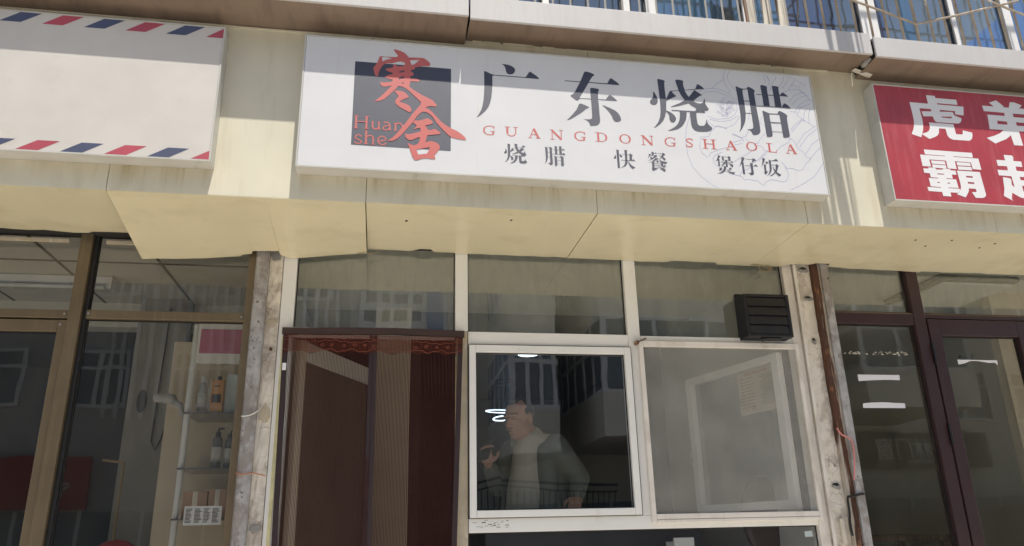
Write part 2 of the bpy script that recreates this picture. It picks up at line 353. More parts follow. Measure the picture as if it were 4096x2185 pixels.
# ------------------------------------------------------------------ mesh helpers
class MB:
    def __init__(self):
        self.v = []
        self.f = []
    def add(self, verts, faces):
        n = len(self.v)
        self.v += [tuple(p) for p in verts]
        self.f += [tuple(i + n for i in f) for f in faces]
        return self
    def box(self, x0, x1, y0, y1, z0, z1):
        return self.add([(x0, y0, z0), (x1, y0, z0), (x1, y1, z0), (x0, y1, z0), (x0, y0, z1), (x1, y0, z1), (x1, y1, z1), (x0, y1, z1)],
                        [(0, 3, 2, 1), (4, 5, 6, 7), (0, 1, 5, 4), (1, 2, 6, 5), (2, 3, 7, 6), (3, 0, 4, 7)])
    def slab(self, poly, off):
        """polygon (list of 3D points) extruded by vector off"""
        n = len(poly)
        off = Vector(off)
        a = [Vector(p) for p in poly]
        tris = tessellate_polygon([a])
        vs = a + [p + off for p in a]
        fs = [tuple(t) for t in tris] + [tuple(i + n for i in reversed(t)) for t in tris]
        fs += [(i, (i + 1) % n, (i + 1) % n + n, i + n) for i in range(n)]
        return self.add(vs, fs)
    def tube(self, pts, r, seg=8):
        pts = [Vector(p) for p in pts]
        rr = r if isinstance(r, (list, tuple)) else [r] * len(pts)
        rings = []
        for i, p in enumerate(pts):
            d = (pts[min(i + 1, len(pts) - 1)] - pts[max(i - 1, 0)])
            d = d.normalized() if d.length > 0 else Vector((0, 0, 1))
            a = d.cross(Vector((0.13, 0.91, 0.39)))
            a = a.normalized() if a.length > 1e-5 else Vector((1, 0, 0))
            b = d.cross(a)
            rings.append([p + (a * math.cos(2 * math.pi * k / seg) + b * math.sin(2 * math.pi * k / seg)) * rr[i] for k in range(seg)])
        vs = [q for ring in rings for q in ring]
        fs = []
        for i in range(len(pts) - 1):
            for k in range(seg):
                fs.append((i * seg + k, i * seg + (k + 1) % seg, (i + 1) * seg + (k + 1) % seg, (i + 1) * seg + k))
        fs.append(tuple(reversed(range(seg))))
        fs.append(tuple(range((len(pts) - 1) * seg, len(pts) * seg)))
        return self.add(vs, fs)
    def ellipsoid(self, c, r, rot=None, seg=16, rings=10):
        c = Vector(c)
        vs, fs = [], []
        for i in range(rings + 1):
            th = math.pi * i / rings
            for k in range(seg):
                ph = 2 * math.pi * k / seg
                p = Vector((r[0] * math.sin(th) * math.cos(ph), r[1] * math.sin(th) * math.sin(ph), r[2] * math.cos(th)))
                if rot is not None:
                    p = rot @ p
                vs.append(c + p)
        for i in range(rings):
            for k in range(seg):
                fs.append((i * seg + k, (i + 1) * seg + k, (i + 1) * seg + (k + 1) % seg, i * seg + (k + 1) % seg))
        return self.add(vs, fs)
    def capsule(self, p0, p1, r0, r1, seg=14):
        p0, p1 = Vector(p0), Vector(p1)
        d = (p1 - p0).normalized()
        pts, rs = [], []
        for a in (90, 60, 30, 0):
            pts.append(p0 - d * r0 * math.sin(math.radians(a))); rs.append(max(1e-4, r0 * math.cos(math.radians(a))))
        for a in (0, 30, 60, 90):
            pts.append(p1 + d * r1 * math.sin(math.radians(a))); rs.append(max(1e-4, r1 * math.cos(math.radians(a))))
        return self.tube(pts, rs, seg)
    def lathe(self, c, prof, seg=20):
        vs, fs = [], []
        for (r, z) in prof:
            for k in range(seg):
                a = 2 * math.pi * k / seg
                vs.append((c[0] + r * math.cos(a), c[1] + r * math.sin(a), c[2] + z))
        for i in range(len(prof) - 1):
            for k in range(seg):
                fs.append((i * seg + k, i * seg + (k + 1) % seg, (i + 1) * seg + (k + 1) % seg, (i + 1) * seg + k))
        fs.append(tuple(reversed(range(seg))))
        fs.append(tuple(range((len(prof) - 1) * seg, len(prof) * seg)))
        return self.add(vs, fs)
    def build(self, name, mat, parent=None, bevel=0.0, smooth=False, fix=True):
        me = bpy.data.meshes.new(name)
        me.from_pydata(self.v, [], self.f)
        me.validate()
        if fix:
            b = bmesh.new(); b.from_mesh(me)
            bmesh.ops.recalc_face_normals(b, faces=b.faces)
            b.to_mesh(me); b.free()
        me.materials.append(MAT[mat] if isinstance(mat, str) else mat)
        if smooth:
            for p in me.polygons:
                p.use_smooth = True
        o = bpy.data.objects.new(name, me)
        COL.objects.link(o)
        if parent is not None:
            put(o, parent)
        if bevel:
            md = o.modifiers.new('bevel', 'BEVEL')
            md.width = bevel; md.segments = 2; md.limit_method = 'ANGLE'
        return o

WORLD = {}
def put(o, parent):
    o.parent = parent
    o.matrix_parent_inverse = WORLD.get(parent.name, Matrix.Identity(4)).inverted()

def tag(o, label=None, cat=None, group=None, kind=None):
    for k, v in (('label', label), ('category', cat), ('group', group), ('kind', kind)):
        if v:
            o[k] = v
    return o

def thing(name, loc, label, cat, group=None):
    e = bpy.data.objects.new(name, None)
    e.empty_display_size = 0.1
    COL.objects.link(e)
    e.location = loc
    WORLD[e.name] = Matrix.Translation(loc)
    return tag(e, label, cat, group)

def bx(name, mat, parent, x0, x1, y0, y1, z0, z1, bevel=0.0):
    return MB().box(min(x0, x1), max(x0, x1), min(y0, y1), max(y0, y1), min(z0, z1), max(z0, z1)).build(name, mat, parent, bevel)

def struct(name, mat, *a, parent=None):
    return tag(bx(name, mat, parent, *a), kind='structure')

def pairs(flat):
    return [(flat[i] * 1e-4, flat[i + 1] * 1e-4) for i in range(0, len(flat), 2)]

def flat_piece(mb, loops, y):
    """a printed shape (outline and holes given as (x, z)) lying on the plane y, facing the street"""
    ls = [[Vector((p[0], p[1], 0)) for p in l] for l in loops]
    tris = tessellate_polygon(ls)
    allp = [p for l in ls for p in l]
    mb.add([(p.x, y, p.y) for p in allp], [tuple(t) for t in tris])

def ribbon(mb, pts, w, y, closed=False):
    n = len(pts)
    vs, fs = [], []
    for i in range(n):
        if closed:
            a, b = pts[(i - 1) % n], pts[(i + 1) % n]
        else:
            a, b = pts[max(i - 1, 0)], pts[min(i + 1, n - 1)]
        dx, dz = b[0] - a[0], b[1] - a[1]
        l = math.hypot(dx, dz) or 1
        nx, nz = -dz / l * w / 2, dx / l * w / 2
        vs += [(pts[i][0] + nx, y, pts[i][1] + nz), (pts[i][0] - nx, y, pts[i][1] - nz)]
    for i in range(n if closed else n - 1):
        j = (i + 1) % n
        fs.append((2 * i, 2 * i + 1, 2 * j + 1, 2 * j))
    mb.add(vs, fs)

GLYPHS = {  # outlines on the sign faces, (x, z) in tenths of a millimetre; each piece: outline, then its holes
'guang': [[[5520,38476,5588,38496,5734,38487,5904,38463,6049,38398,6157,38318,6204,38211,6197,38132,6151,38030,6076,37954,5990,37919,5881,37909,5796,37943,5738,38035,5715,38131,5705,38227,5671,38336,5599,38427]], [[4607,37975,4643,37992,4722,37972,4854,37906,4997,37844,5117,37813,5431,37822,6706,37821,6769,37876,6859,38038,6924,38141,6961,38164,7046,38124,7286,37950,7393,37853,7433,37782,7403,37765,6790,37773,5141,37774,5068,37759,5024,37709,5025,37585,5017,37172,4995,36843,4955,36488,4892,36186,4805,35938,4661,35713,4495,35527,4341,35383,4200,35314,4306,35460,4438,35736,4511,35995,4561,36321,4596,36729,4610,37138,4606,37685]]],
'dong': [[[8765,37786,8787,37813,11027,37828,11084,37947,11153,38076,11225,38156,11292,38134,11478,37995,11617,37884,11665,37793,11634,37769,8781,37769]], [[9795,38337,9848,38419,9897,38437,10042,38420,10233,38363,10339,38304,10365,38260,10334,38222,10245,38160,10139,37987,10031,37788,9790,37350,9499,36846,9521,36808,9420,36693,9359,36662,9289,36691,9038,36901,9040,36954,9201,37074,9279,37200,9572,37775,9738,38169]], [[9487,36831,10880,36857,10973,36993,11067,37122,11117,37153,11176,37131,11360,36971,11473,36852,11482,36816,11445,36807,9473,36796]], [[10088,37443,10134,37481,10231,37487,10423,37471,10541,37433,10556,37393,10496,37275,10477,36846,10490,36581,10499,35948,10507,35687,10492,35529,10442,35408,10342,35322,10197,35281,10006,35259,9973,35295,9922,35447,9833,35544,9718,35601,9629,35625,9838,35623,10029,35650,10088,35720,10102,35891,10101,36497,10093,36974]], [[9444,36471,9494,36509,9577,36508,9787,36432,9973,36341,9971,36307,9824,36237,9574,36008,9205,35731,8938,35555,8771,35498,8919,35657,9119,35894,9322,36171]], [[10665,36510,10820,36475,11078,36376,11311,36262,11471,36129,11579,35952,11625,35745,11596,35677,11483,35608,11386,35591,11268,35626,11202,35713,11144,35919,11015,36146,10836,36357]]],
'shao': [[[13476,37558,13547,37494,13638,37305,13687,37101,13685,36971,13647,36864,13567,36767,13457,36728,13340,36744,13269,36821,13254,36923,13280,37003,13397,37129,13456,37264]], [[13765,38262,13774,38316,13824,38339,13991,38316,14132,38281,14187,38225,14141,38123,14131,37739,14140,37321,14150,37035,14100,36487,14078,36382,14007,36120,13888,35856,13704,35638,13477,35457,13311,35377,13461,35544,13623,35785,13731,36073,13780,36359,13803,36747,13806,37319,13788,37789]], [[14399,37657,14484,37664,14590,37515,14726,37382,14693,37340,14543,37275,14149,37022,14123,37137,14234,37302,14338,37520]], [[14091,36473,14225,36432,14406,36331,14536,36199,14591,36075,14579,35959,14527,35853,14424,35776,14330,35782,14255,35858,14231,35984,14237,36176,14167,36312,14090,36383]], [[14399,37657,14876,37736,15838,37897,15903,38048,15969,38208,16029,38200,16201,38095,16301,38002,16330,37930,15834,37857,15217,37765,14432,37620]], [[14764,38323,14817,38375,14939,38383,15108,38371,15201,38334,15217,38295,15176,38199,15191,37988,15257,37676,15337,37511,15432,37380,15642,37182,15729,37097,15869,37043,16037,37030,16165,37093,16241,37230,16294,37379,16299,37209,16316,37026,16384,36875,16466,36738,16449,36697,16356,36625,16209,36606,16240,36494,15773,36483,15684,36546,15785,36710,15672,36779,15513,36871,15380,36991,15159,37182,15036,37394,14897,37698,14830,38010,14771,38270]], [[15782,37826,15941,37720,16180,37568,16139,37525,16038,37490,15878,37359,15639,37155,15344,36988,14883,36821,14588,36737,14339,36687,14546,36807,14847,36948,15156,37155,15420,37373,15585,37571,15700,37739]], [[14376,36514,14401,36531,15696,36553,15789,36516,16199,36516,16240,36494,16196,36485,15377,36484,14397,36485]], [[14840,36506,15224,36518,15186,36262,15124,36000,14993,35760,14831,35569,14628,35428,14359,35332,14060,35285,14270,35389,14497,35545,14669,35736,14776,35974,14828,36260]], [[15381,36484,15773,36483,15734,36408,15728,36175,15734,35892,15757,35766,15846,35701,16038,35705,16141,35769,16219,35929,16273,36139,16282,35959,16339,35822,16448,35714,16524,35643,16524,35579,16446,35484,16268,35399,16001,35367,15738,35361,15576,35408,15457,35526,15402,35688,15386,35994]]],
'la': [[[18144,38266,18230,38253,18422,38166,18563,38145,18769,38165,18763,38118,18557,38095,18522,38046,18512,37840,18527,37305,18526,36748,18505,36495,18460,36241,18387,36036,18263,35803,18146,35622,18012,35489,18108,35693,18164,35945,18194,36221,18211,36598,18191,37278,18172,37786]], [[18756,38156,18802,38237,18869,38289,18940,38283,19120,38187,19238,38080,19234,38049,19177,37985,19170,37663,19180,37205,19201,36649,19228,36149,19232,35800,19224,35638,19178,35523,19083,35430,18934,35375,18781,35371,18747,35418,18719,35527,18638,35620,18465,35682,18625,35701,18771,35742,18839,35809,18856,36021,18844,36471,18836,37127,18818,37711,18810,38109]], [[18517,37413,18829,37431,18827,37385,18516,37368]], [[18517,36677,18849,36685,18849,36647,18516,36634]], [[19267,37851,19319,37881,19607,37879,20628,37917,20668,37941,20757,38047,20825,38097,20884,38084,21026,37976,21131,37863,20669,37864,20280,37852,19602,37840,19313,37837]], [[19582,38394,19626,38455,19688,38466,19878,38438,19971,38375,19950,38296,19946,38062,19965,37677,19961,37140,19615,37150,19617,37598,19602,37930]], [[20257,38426,20294,38465,20417,38471,20584,38446,20668,38391,20613,38313,20621,38119,20635,37629,20640,37168,20277,37165,20282,37703]], [[19186,37162,19630,37169,20655,37190,20716,37276,20808,37407,20860,37429,20928,37401,21067,37279,21172,37138,21154,37127,20274,37139,19188,37124]], [[19497,36869,19542,36878,19700,36814,19858,36746,20339,36757,20381,36715,19900,36703,19863,36650,19860,36423,19880,35972,19886,35599,19882,35437,19828,35359,19730,35332,19586,35317,19543,35351,19532,35524,19525,36071,19516,36522]], [[20338,36750,20405,36882,20465,36930,20532,36925,20735,36831,20874,36715,20903,36667,20851,36561,20844,36270,20856,35794,20864,35483,20823,35417,20708,35365,20537,35335,20482,35368,20476,35567,20468,36167,20450,36695]], [[19868,36227,20466,36229,20464,36184,19868,36177]], [[19884,35668,20480,35674,20481,35649,19885,35641]]],
'han': [[[87,38815,112,38843,209,38826,425,38771,621,38675,753,38547,838,38428,1079,38451,1360,38457,1576,38464,1730,38359,1872,38232,1912,38135,1896,38057,1842,38022,1475,37993,1261,37911,1090,37883,660,37932,649,38119,527,38133,462,38165,313,38139,165,38075,17,38018,-196,38011,-311,37961,-444,37818,-553,37584,-619,37354,-631,37217,-730,37221,-798,37363,-858,37581,-871,37692,-802,37785,-703,37970,-645,38125,-608,38292,-558,38368,-473,38386,-356,38379,-36,38371,220,38396,284,38427,303,38492,237,38587,159,38682], [-450,38340,-355,38364,-206,38343,20,38283,-160,38234,-307,38170,-431,38075,-460,38168,-470,38280], [889,38255,953,38282,1362,38343,1256,38201,1129,38075,995,38005,956,38110]], [[93,37968,146,37967,233,37930,299,37861,490,37891,660,37944,1090,37895,1144,37875,1162,37814,1114,37764,954,37719,956,37632,1053,37578,1108,37495,1099,37432,1025,37388,940,37373,942,37239,1231,37244,1392,37188,1404,37135,1319,37078,946,37075,917,36944,899,36757,731,36681,518,36761,370,36761,268,36605,156,36485,-98,36171,-280,35974,-485,35860,-763,35789,-592,35972,-391,36183,-190,36431,53,36758,-114,36707,-259,36658,-365,36661,-472,36738,-513,36845,-499,36908,-372,36901,-120,36928,68,36981,86,37094,-105,37115,-287,37185,-278,37236,-174,37307,-49,37368,77,37411,75,37478,-96,37525,-236,37587,-279,37633,-249,37686,-102,37729,87,37791], [371,37517,381,37568,496,37628,628,37665,626,37577,499,37528], [379,37207,442,37249,547,37303,632,37321,630,37204,507,37181,392,37109], [503,36938,618,36985,637,36900]], [[370,36761,517,36786,726,36927,910,36758,1029,36657,1287,36482,1545,36331,1867,36186,2081,36068,2146,35988,1447,35834,1492,35923,1294,36114,1121,36296,969,36455,797,36600,603,36719]]],
'she': [[[156,36486,260,36480,370,36495,543,36475,717,36404,831,36271,877,36203,859,36130,725,36077,579,35994,447,35884,632,35828,805,35771,955,35670,1027,35520,1021,35421,974,35342,888,35346,715,35440,492,35563,330,35691,254,35783,238,35909,284,36012,398,36178,301,36312]], [[963,36453,1210,36474,1511,36298,1836,36125,2111,35990,2249,35873,2250,35801,2176,35744,1915,35755,1768,35706,1719,35637,1893,35560,2093,35378,2269,35166,2469,34942,2717,34750,2966,34601,3214,34493,3462,34330,3611,34187,3685,34054,3648,34018,3412,34034,3165,34072,2943,34126,2720,34332,2471,34593,2247,34855,2071,35151,1921,35308,1772,35395,1624,35418,1525,35396,1332,35179,1095,34797,835,34417,601,34097,390,33863,201,33741,-37,33692,-38,33738,149,33887,382,34164,615,34512,826,34833,1062,35242,1325,35600,1469,35810,1497,35926,1341,36084,1115,36294]], [[1203,34917,1337,34907,1533,34956,1703,35039,1777,35067,1875,35052,1999,34963,2087,34871,2075,34829,1977,34751,1684,34660,1783,34570,1822,34434,1981,34440,2128,34512,2226,34491,2375,34391,2449,34327,2425,34256,2278,34223,1814,34143,1779,33989,1722,33751,1867,33816,2037,33842,2209,33799,2356,33699,2418,33594,2407,33456,2335,33342,2156,33072,2205,32966,2206,32899,2073,32885,1831,32915,1638,32902,1470,32838,1351,32784,1243,32783,1157,32885,1081,33068,978,33414,927,33546,877,33638,949,33643,1071,33583,1192,33564,1312,33613,1419,33730,1475,33995,1378,34002,1186,33892,1042,33827,933,33825,823,33907,760,34013,758,34109,804,34200,830,34127,1011,34154,1252,34240,1494,34327,1493,34410,1466,34519,1345,34496,1224,34440,1151,34427,1199,34485,1306,34618,1219,34709,1095,34797], [1293,33340,1509,33395,1944,33512,1921,33396,1815,33158,1610,33117,1406,33076]]],
'kuai': [[[11170,33733,11215,33631,11210,33560,11180,33502,11133,33488,11089,33510,11086,33559,11144,33640]], [[11248,34020,11378,34001,11368,33951,11369,33025,11347,32989,11281,32978,11256,32998,11243,33942]], [[11369,33779,11440,33758,11514,33692,11527,33644,11501,33600,11454,33587,11418,33630,11404,33713]], [[11657,34027,11827,34007,11797,33965,11789,33499,11773,33274,11670,33121,11400,33000,11593,33151,11657,33309,11674,33534,11665,33956]], [[11533,33771,11915,33775,11911,33755,11535,33757]], [[11920,33843,11997,33816,12087,33744,12041,33699,12029,33459,11904,33458,11907,33761]], [[11458,33450,12050,33467,12094,33533,12192,33434,11456,33430]], [[11797,33430,11833,33376,11952,33215,12088,33112,12178,33083,12109,33044,12046,32984,11964,33035,11871,33182,11823,33333]]],
'can': [[[13088,34023,13213,34003,13192,33831,13085,33831]], [[13207,33932,13255,33942,13300,33995,13377,33929,13206,33912]], [[12931,33892,13049,33878,13003,33804,12950,33730,12867,33612,12909,33713,12939,33829]], [[13004,33816,13244,33817,13301,33852,13396,33795,13318,33747,13133,33608,12870,33485,13026,33601,13140,33686,13222,33798,13002,33794]], [[12998,33747,13063,33723,13110,33656,13067,33610,13016,33635]], [[13409,33948,13651,33954,13682,34003,13821,33908,13727,33838,13623,33717,13466,33608,13601,33773,13642,33935,13407,33928]], [[13446,33841,13617,33802,13744,33725,13804,33658,13785,33586,13729,33568,13681,33622,13612,33745]], [[13272,33673,13379,33680,13431,33662,13331,33585,13121,33473,12846,33359,13055,33468,13182,33561]], [[13392,33674,13478,33594,13605,33518,13895,33480,13837,33434,13791,33367,13635,33414,13511,33519]], [[13315,33556,13400,33540,13416,33491,13372,33446,13327,33472]], [[13073,33448,13180,33462,13169,33096,13062,33089]], [[13536,33499,13626,33463,13650,33281,13619,33236,13540,33238]], [[13179,33451,13532,33457,13531,33437,13178,33431]], [[13177,33352,13531,33363,13529,33343,13176,33332]], [[13176,33256,13528,33262,13527,33242,13174,33234]], [[13023,33094,13169,33107,13412,33146,13118,32974,13066,32984]], [[13284,33198,13466,33163,13622,33124,13724,33074,13753,33020,13721,32969,13662,32972,13563,33050,13425,33147]], [[13573,33163,13706,33312,13804,33217,13628,33188]]],
'bao': [[[16664,34068,16802,34027,16687,33856,16724,33834,16715,33759,16719,33453,16685,33429,16622,33435,16621,33769,16480,33686,16579,33816,16645,33970]], [[16854,34025,16964,33983,16954,33766,16866,33760]], [[16949,33990,17188,33996,17186,33975,16946,33970]], [[17190,34006,17234,34045,17357,33970,17315,33922,17330,33782,17215,33758]], [[16943,33807,17215,33817,17212,33797,16941,33786]], [[17022,33803,17134,33811,17137,33438,17103,33419,17039,33415,17021,33662]], [[16768,33696,17311,33697,17375,33765,17469,33682,16765,33671]], [[16943,33674,17022,33671,16981,33593,16873,33487,16746,33410,16847,33535]], [[17145,33634,17269,33612,17407,33571,17438,33498,17389,33421,17329,33450,17263,33562]], [[16907,33440,17043,33448,17019,33315,16965,33196,16842,33090,16693,33032,16486,33006,16699,33082,16840,33205,16899,33308]], [[17025,33365,17055,33284,17154,33192,17290,33134,17505,33139,17444,33094,17411,33023,17282,33068,17148,33142,17065,33235]], [[16768,33398,16788,33301,16772,33234,16720,33194,16658,33202,16633,33258,16662,33301,16728,33330]], [[17235,33399,17341,33315,17137,33240]]],
'zai': [[[17951,34044,18124,33991,17995,33741,18050,33728,18025,33660,18037,33073,17994,33045,17923,33054,17910,33636,17735,33455,17825,33597,17909,33819]], [[18166,33942,18537,33950,18569,34012,18676,33969,18747,33873,18628,33848,18474,33722,18542,33926,18163,33922]], [[18375,33724,18526,33708,18515,33607,18519,33127,18491,33059,18374,33022,18327,33033,18289,33104,18198,33140,18328,33156,18389,33201,18381,33566]], [[18077,33563,18591,33571,18677,33671,18814,33551,18074,33540]]],
'fan': [[[19102,34063,19267,34027,19222,33937,19110,33712,18967,33516,19040,33674,19092,33878]], [[19176,33842,19273,33839,19311,33879,19437,33791,19342,33752,19252,33687,19286,33815,19173,33816]], [[19115,33692,19252,33687,19245,33637,19233,33320,19276,33281,19367,33358,19268,33222,19170,33097,19089,33211,19131,33280,19135,33663]], [[19442,33981,19562,33933,19746,33971,19866,34063,19988,33927,19559,33908,19551,33740,19554,33473,19505,33303,19386,33146,19233,33029,19361,33194,19430,33398,19449,33767]], [[19562,33702,19798,33705,19795,33685,19558,33677]], [[19798,33705,19845,33750,19982,33663,19939,33614,19826,33339,19666,33180,19521,33072,19361,33026,19549,33156,19699,33298,19756,33418]], [[19623,33677,19665,33513,19797,33304,19928,33204,20042,33153,19978,33099,19908,33045,19805,33138,19685,33314,19630,33494]]],
'hu': [[[29595,38668,30141,38664,30157,38523,31471,38519,31471,38191,30168,38197,30192,38116,31821,38104,31703,37532,31173,37564,31211,37774,30252,37777,30242,37662,31049,37701,31097,37498,31516,37335,31470,37175,31362,37046,31227,36980,29914,36973,29808,37025,29748,37129,29721,37324,29131,37279,29087,37596,29707,37632,29704,37783,28992,37782,28999,37432,29020,37098,29000,36738,28909,36374,28711,35947,28175,36109,28173,36156,28314,36378,28418,36647,28474,36961,28480,37320,28465,37801,28452,38127,29600,38117], [30251,37355,30946,37396,30880,37287,30284,37290]], [[29386,36917,30913,36916,30933,36295,31304,36302,31371,36362,31416,36568,31978,36465,31958,36284,31867,36063,31693,35937,30669,35932,30475,36013,30370,36171,30343,36586,29941,36588,29876,36302,29746,36127,29557,36019,29197,35875,28821,36132,28846,36192,29097,36270,29261,36376,29361,36526,29396,36719]]],
'ba': [[[28699,35200,31645,35184,31642,34897,30443,34899,30435,34864,31971,34857,31991,34175,31454,34187,31444,34583,30453,34599,30461,34125,29917,34131,29919,34599,28898,34605,28917,34181,28409,34180,28402,34870,29913,34864,29921,34896,28709,34909]], [[28994,34558,29827,34546,29836,34357,29001,34356]], [[29005,34315,29840,34315,29837,34105,29003,34126]], [[30544,34552,31381,34547,31382,34354,30542,34354]], [[30557,34302,31390,34307,31400,34096,30548,34096]], [[28410,34037,28729,34044,28723,34114,29120,34120,29203,34021,29581,34031,29618,34099,30039,34086,30078,34023,30357,34021,30359,33770,30077,33769,30081,33527,29685,33529,29684,33490,30270,33486,30298,32988,29702,32979,29699,32943,30341,32946,30353,32831,30215,32695,29741,32694,29742,32451,29254,32457,29237,32691,28437,32703,28417,32944,29219,32934,29222,32967,28625,32990,28616,33486,29200,33482,29195,33521,28752,33533,28739,33771,28413,33777], [29203,33786,29598,33784,29608,33733,29203,33726], [29074,33273,29217,33268,29216,33209,29079,33214], [29686,33270,29843,33266,29849,33215,29690,33211]], [[30439,34032,31846,34026,31898,32685,31870,32606,31761,32510,31589,32462,31215,32454,31056,32780,31356,32810,31347,32990,30923,32997,30884,32835,30759,32648,30591,32446,30103,32611,30294,32750,30418,32938,30463,33069,30473,33277], [30930,33742,31331,33740,31327,33645,30926,33647], [30950,33383,31341,33374,31337,33275,30943,33278]]],
'di': [[[33561,38502,34066,38696,34486,38321,34259,38227,33814,38268]], [[34944,38649,35235,38647,35680,38493,35540,38354,35348,38211,34777,38268]], [[33059,38269,35778,38270,36671,38264,36647,37904,34933,37899,34923,37670,36503,37664,36264,36815,35032,36760,35064,35862,34487,35856,34437,36474,34082,36212,33299,35878,32827,36197,33323,36355,33774,36560,34056,36779,33168,36779,33254,37709,34375,37704,34377,37907,33072,37921], [33796,37359,34406,37344,34403,37144,33765,37141], [34978,37347,36360,37340,36303,37134,35004,37123]]],
'zhao': [[[33641,35195,34160,35190,34219,35097,34168,34852,34663,34845,34646,34511,34217,34518,34205,34254,34675,34234,35534,34215,35514,33878,34305,33892,34314,33688,35182,33668,35181,33312,34304,33347,34312,32980,35634,32819,35439,32480,34569,32526,34013,32636,33571,32892,33445,32512,33512,32400,32994,32674,33141,33102,33230,33813,33633,33766,33723,33701,33673,33367,33809,33234,33789,33894,33011,33909,32999,34241,33661,34244,33670,34498,33099,34496,33094,34855,33650,34852]]],
}
STROKE_LETTERS = {  # pen width, then the pen path, tenths of a millimetre
'H': [(92, [-1569,34960,-1564,34298]), (46, [-1653,34942,-1461,34946]), (43, [-1663,34296,-1457,34297]), (92, [-1078,34963,-1075,34299]), (46, [-1177,34955,-970,34953]), (43, [-1175,34306,-976,34303]), (52, [-1510,34655,-1112,34658])],
'u': [(77, [-791,34709,-789,34443,-746,34323,-638,34292,-547,34338,-503,34412]), (77, [-498,34713,-484,34307]), (43, [-860,34707,-760,34708]), (43, [-567,34708,-459,34702]), (40, [-515,34308,-399,34296])],
'a': [(69, [-280,34658,-204,34709,-95,34708,-8,34643,26,34521,33,34309]), (40, [9,34308,103,34297]), (65, [3,34537,-151,34508,-258,34456,-294,34374,-253,34306,-144,34282,-38,34340,15,34397])],
'n': [(77, [285,34701,296,34293]), (43, [200,34677,309,34702]), (43, [211,34296,366,34289]), (69, [310,34631,418,34702,527,34692,599,34617,625,34512,626,34441])],
's': [(62, [-1278,33847,-1303,33906,-1419,33950,-1524,33908,-1573,33817,-1532,33742,-1408,33681,-1300,33636,-1274,33568,-1340,33495,-1445,33479,-1552,33515,-1593,33581])],
'h': [(92, [-1071,34194,-1067,33505]), (43, [-1147,34185,-1048,34204]), (43, [-1157,33493,-975,33499]), (74, [-1036,33881,-931,33932,-809,33932,-737,33850,-724,33502]), (43, [-815,33487,-655,33490])],
'e': [(65, [-478,33676,-280,33699,-144,33769,-162,33873,-272,33935,-395,33927,-491,33832,-509,33691,-475,33572,-365,33501,-243,33501,-115,33588])],
}
ROMAN_ROW = [('G',4494,5123,34378,34897), ('U',5594,6267,34376,34908), ('A',6760,7395,34363,34905), ('N',7865,8545,34359,34904), ('G',9083,9711,34385,34903), ('D',10187,10868,34402,34919), ('O',11422,12079,34391,34918), ('N',12589,13266,34377,34926), ('G',13814,14456,34392,34910), ('S',14962,15404,34407,34927), ('H',15884,16647,34393,34942), ('A',17138,17780,34401,34941), ('O',18271,18931,34428,34952), ('L',19424,20012,34426,34952), ('A',20490,21141,34414,34962)]  # letter, left, right, bottom, top
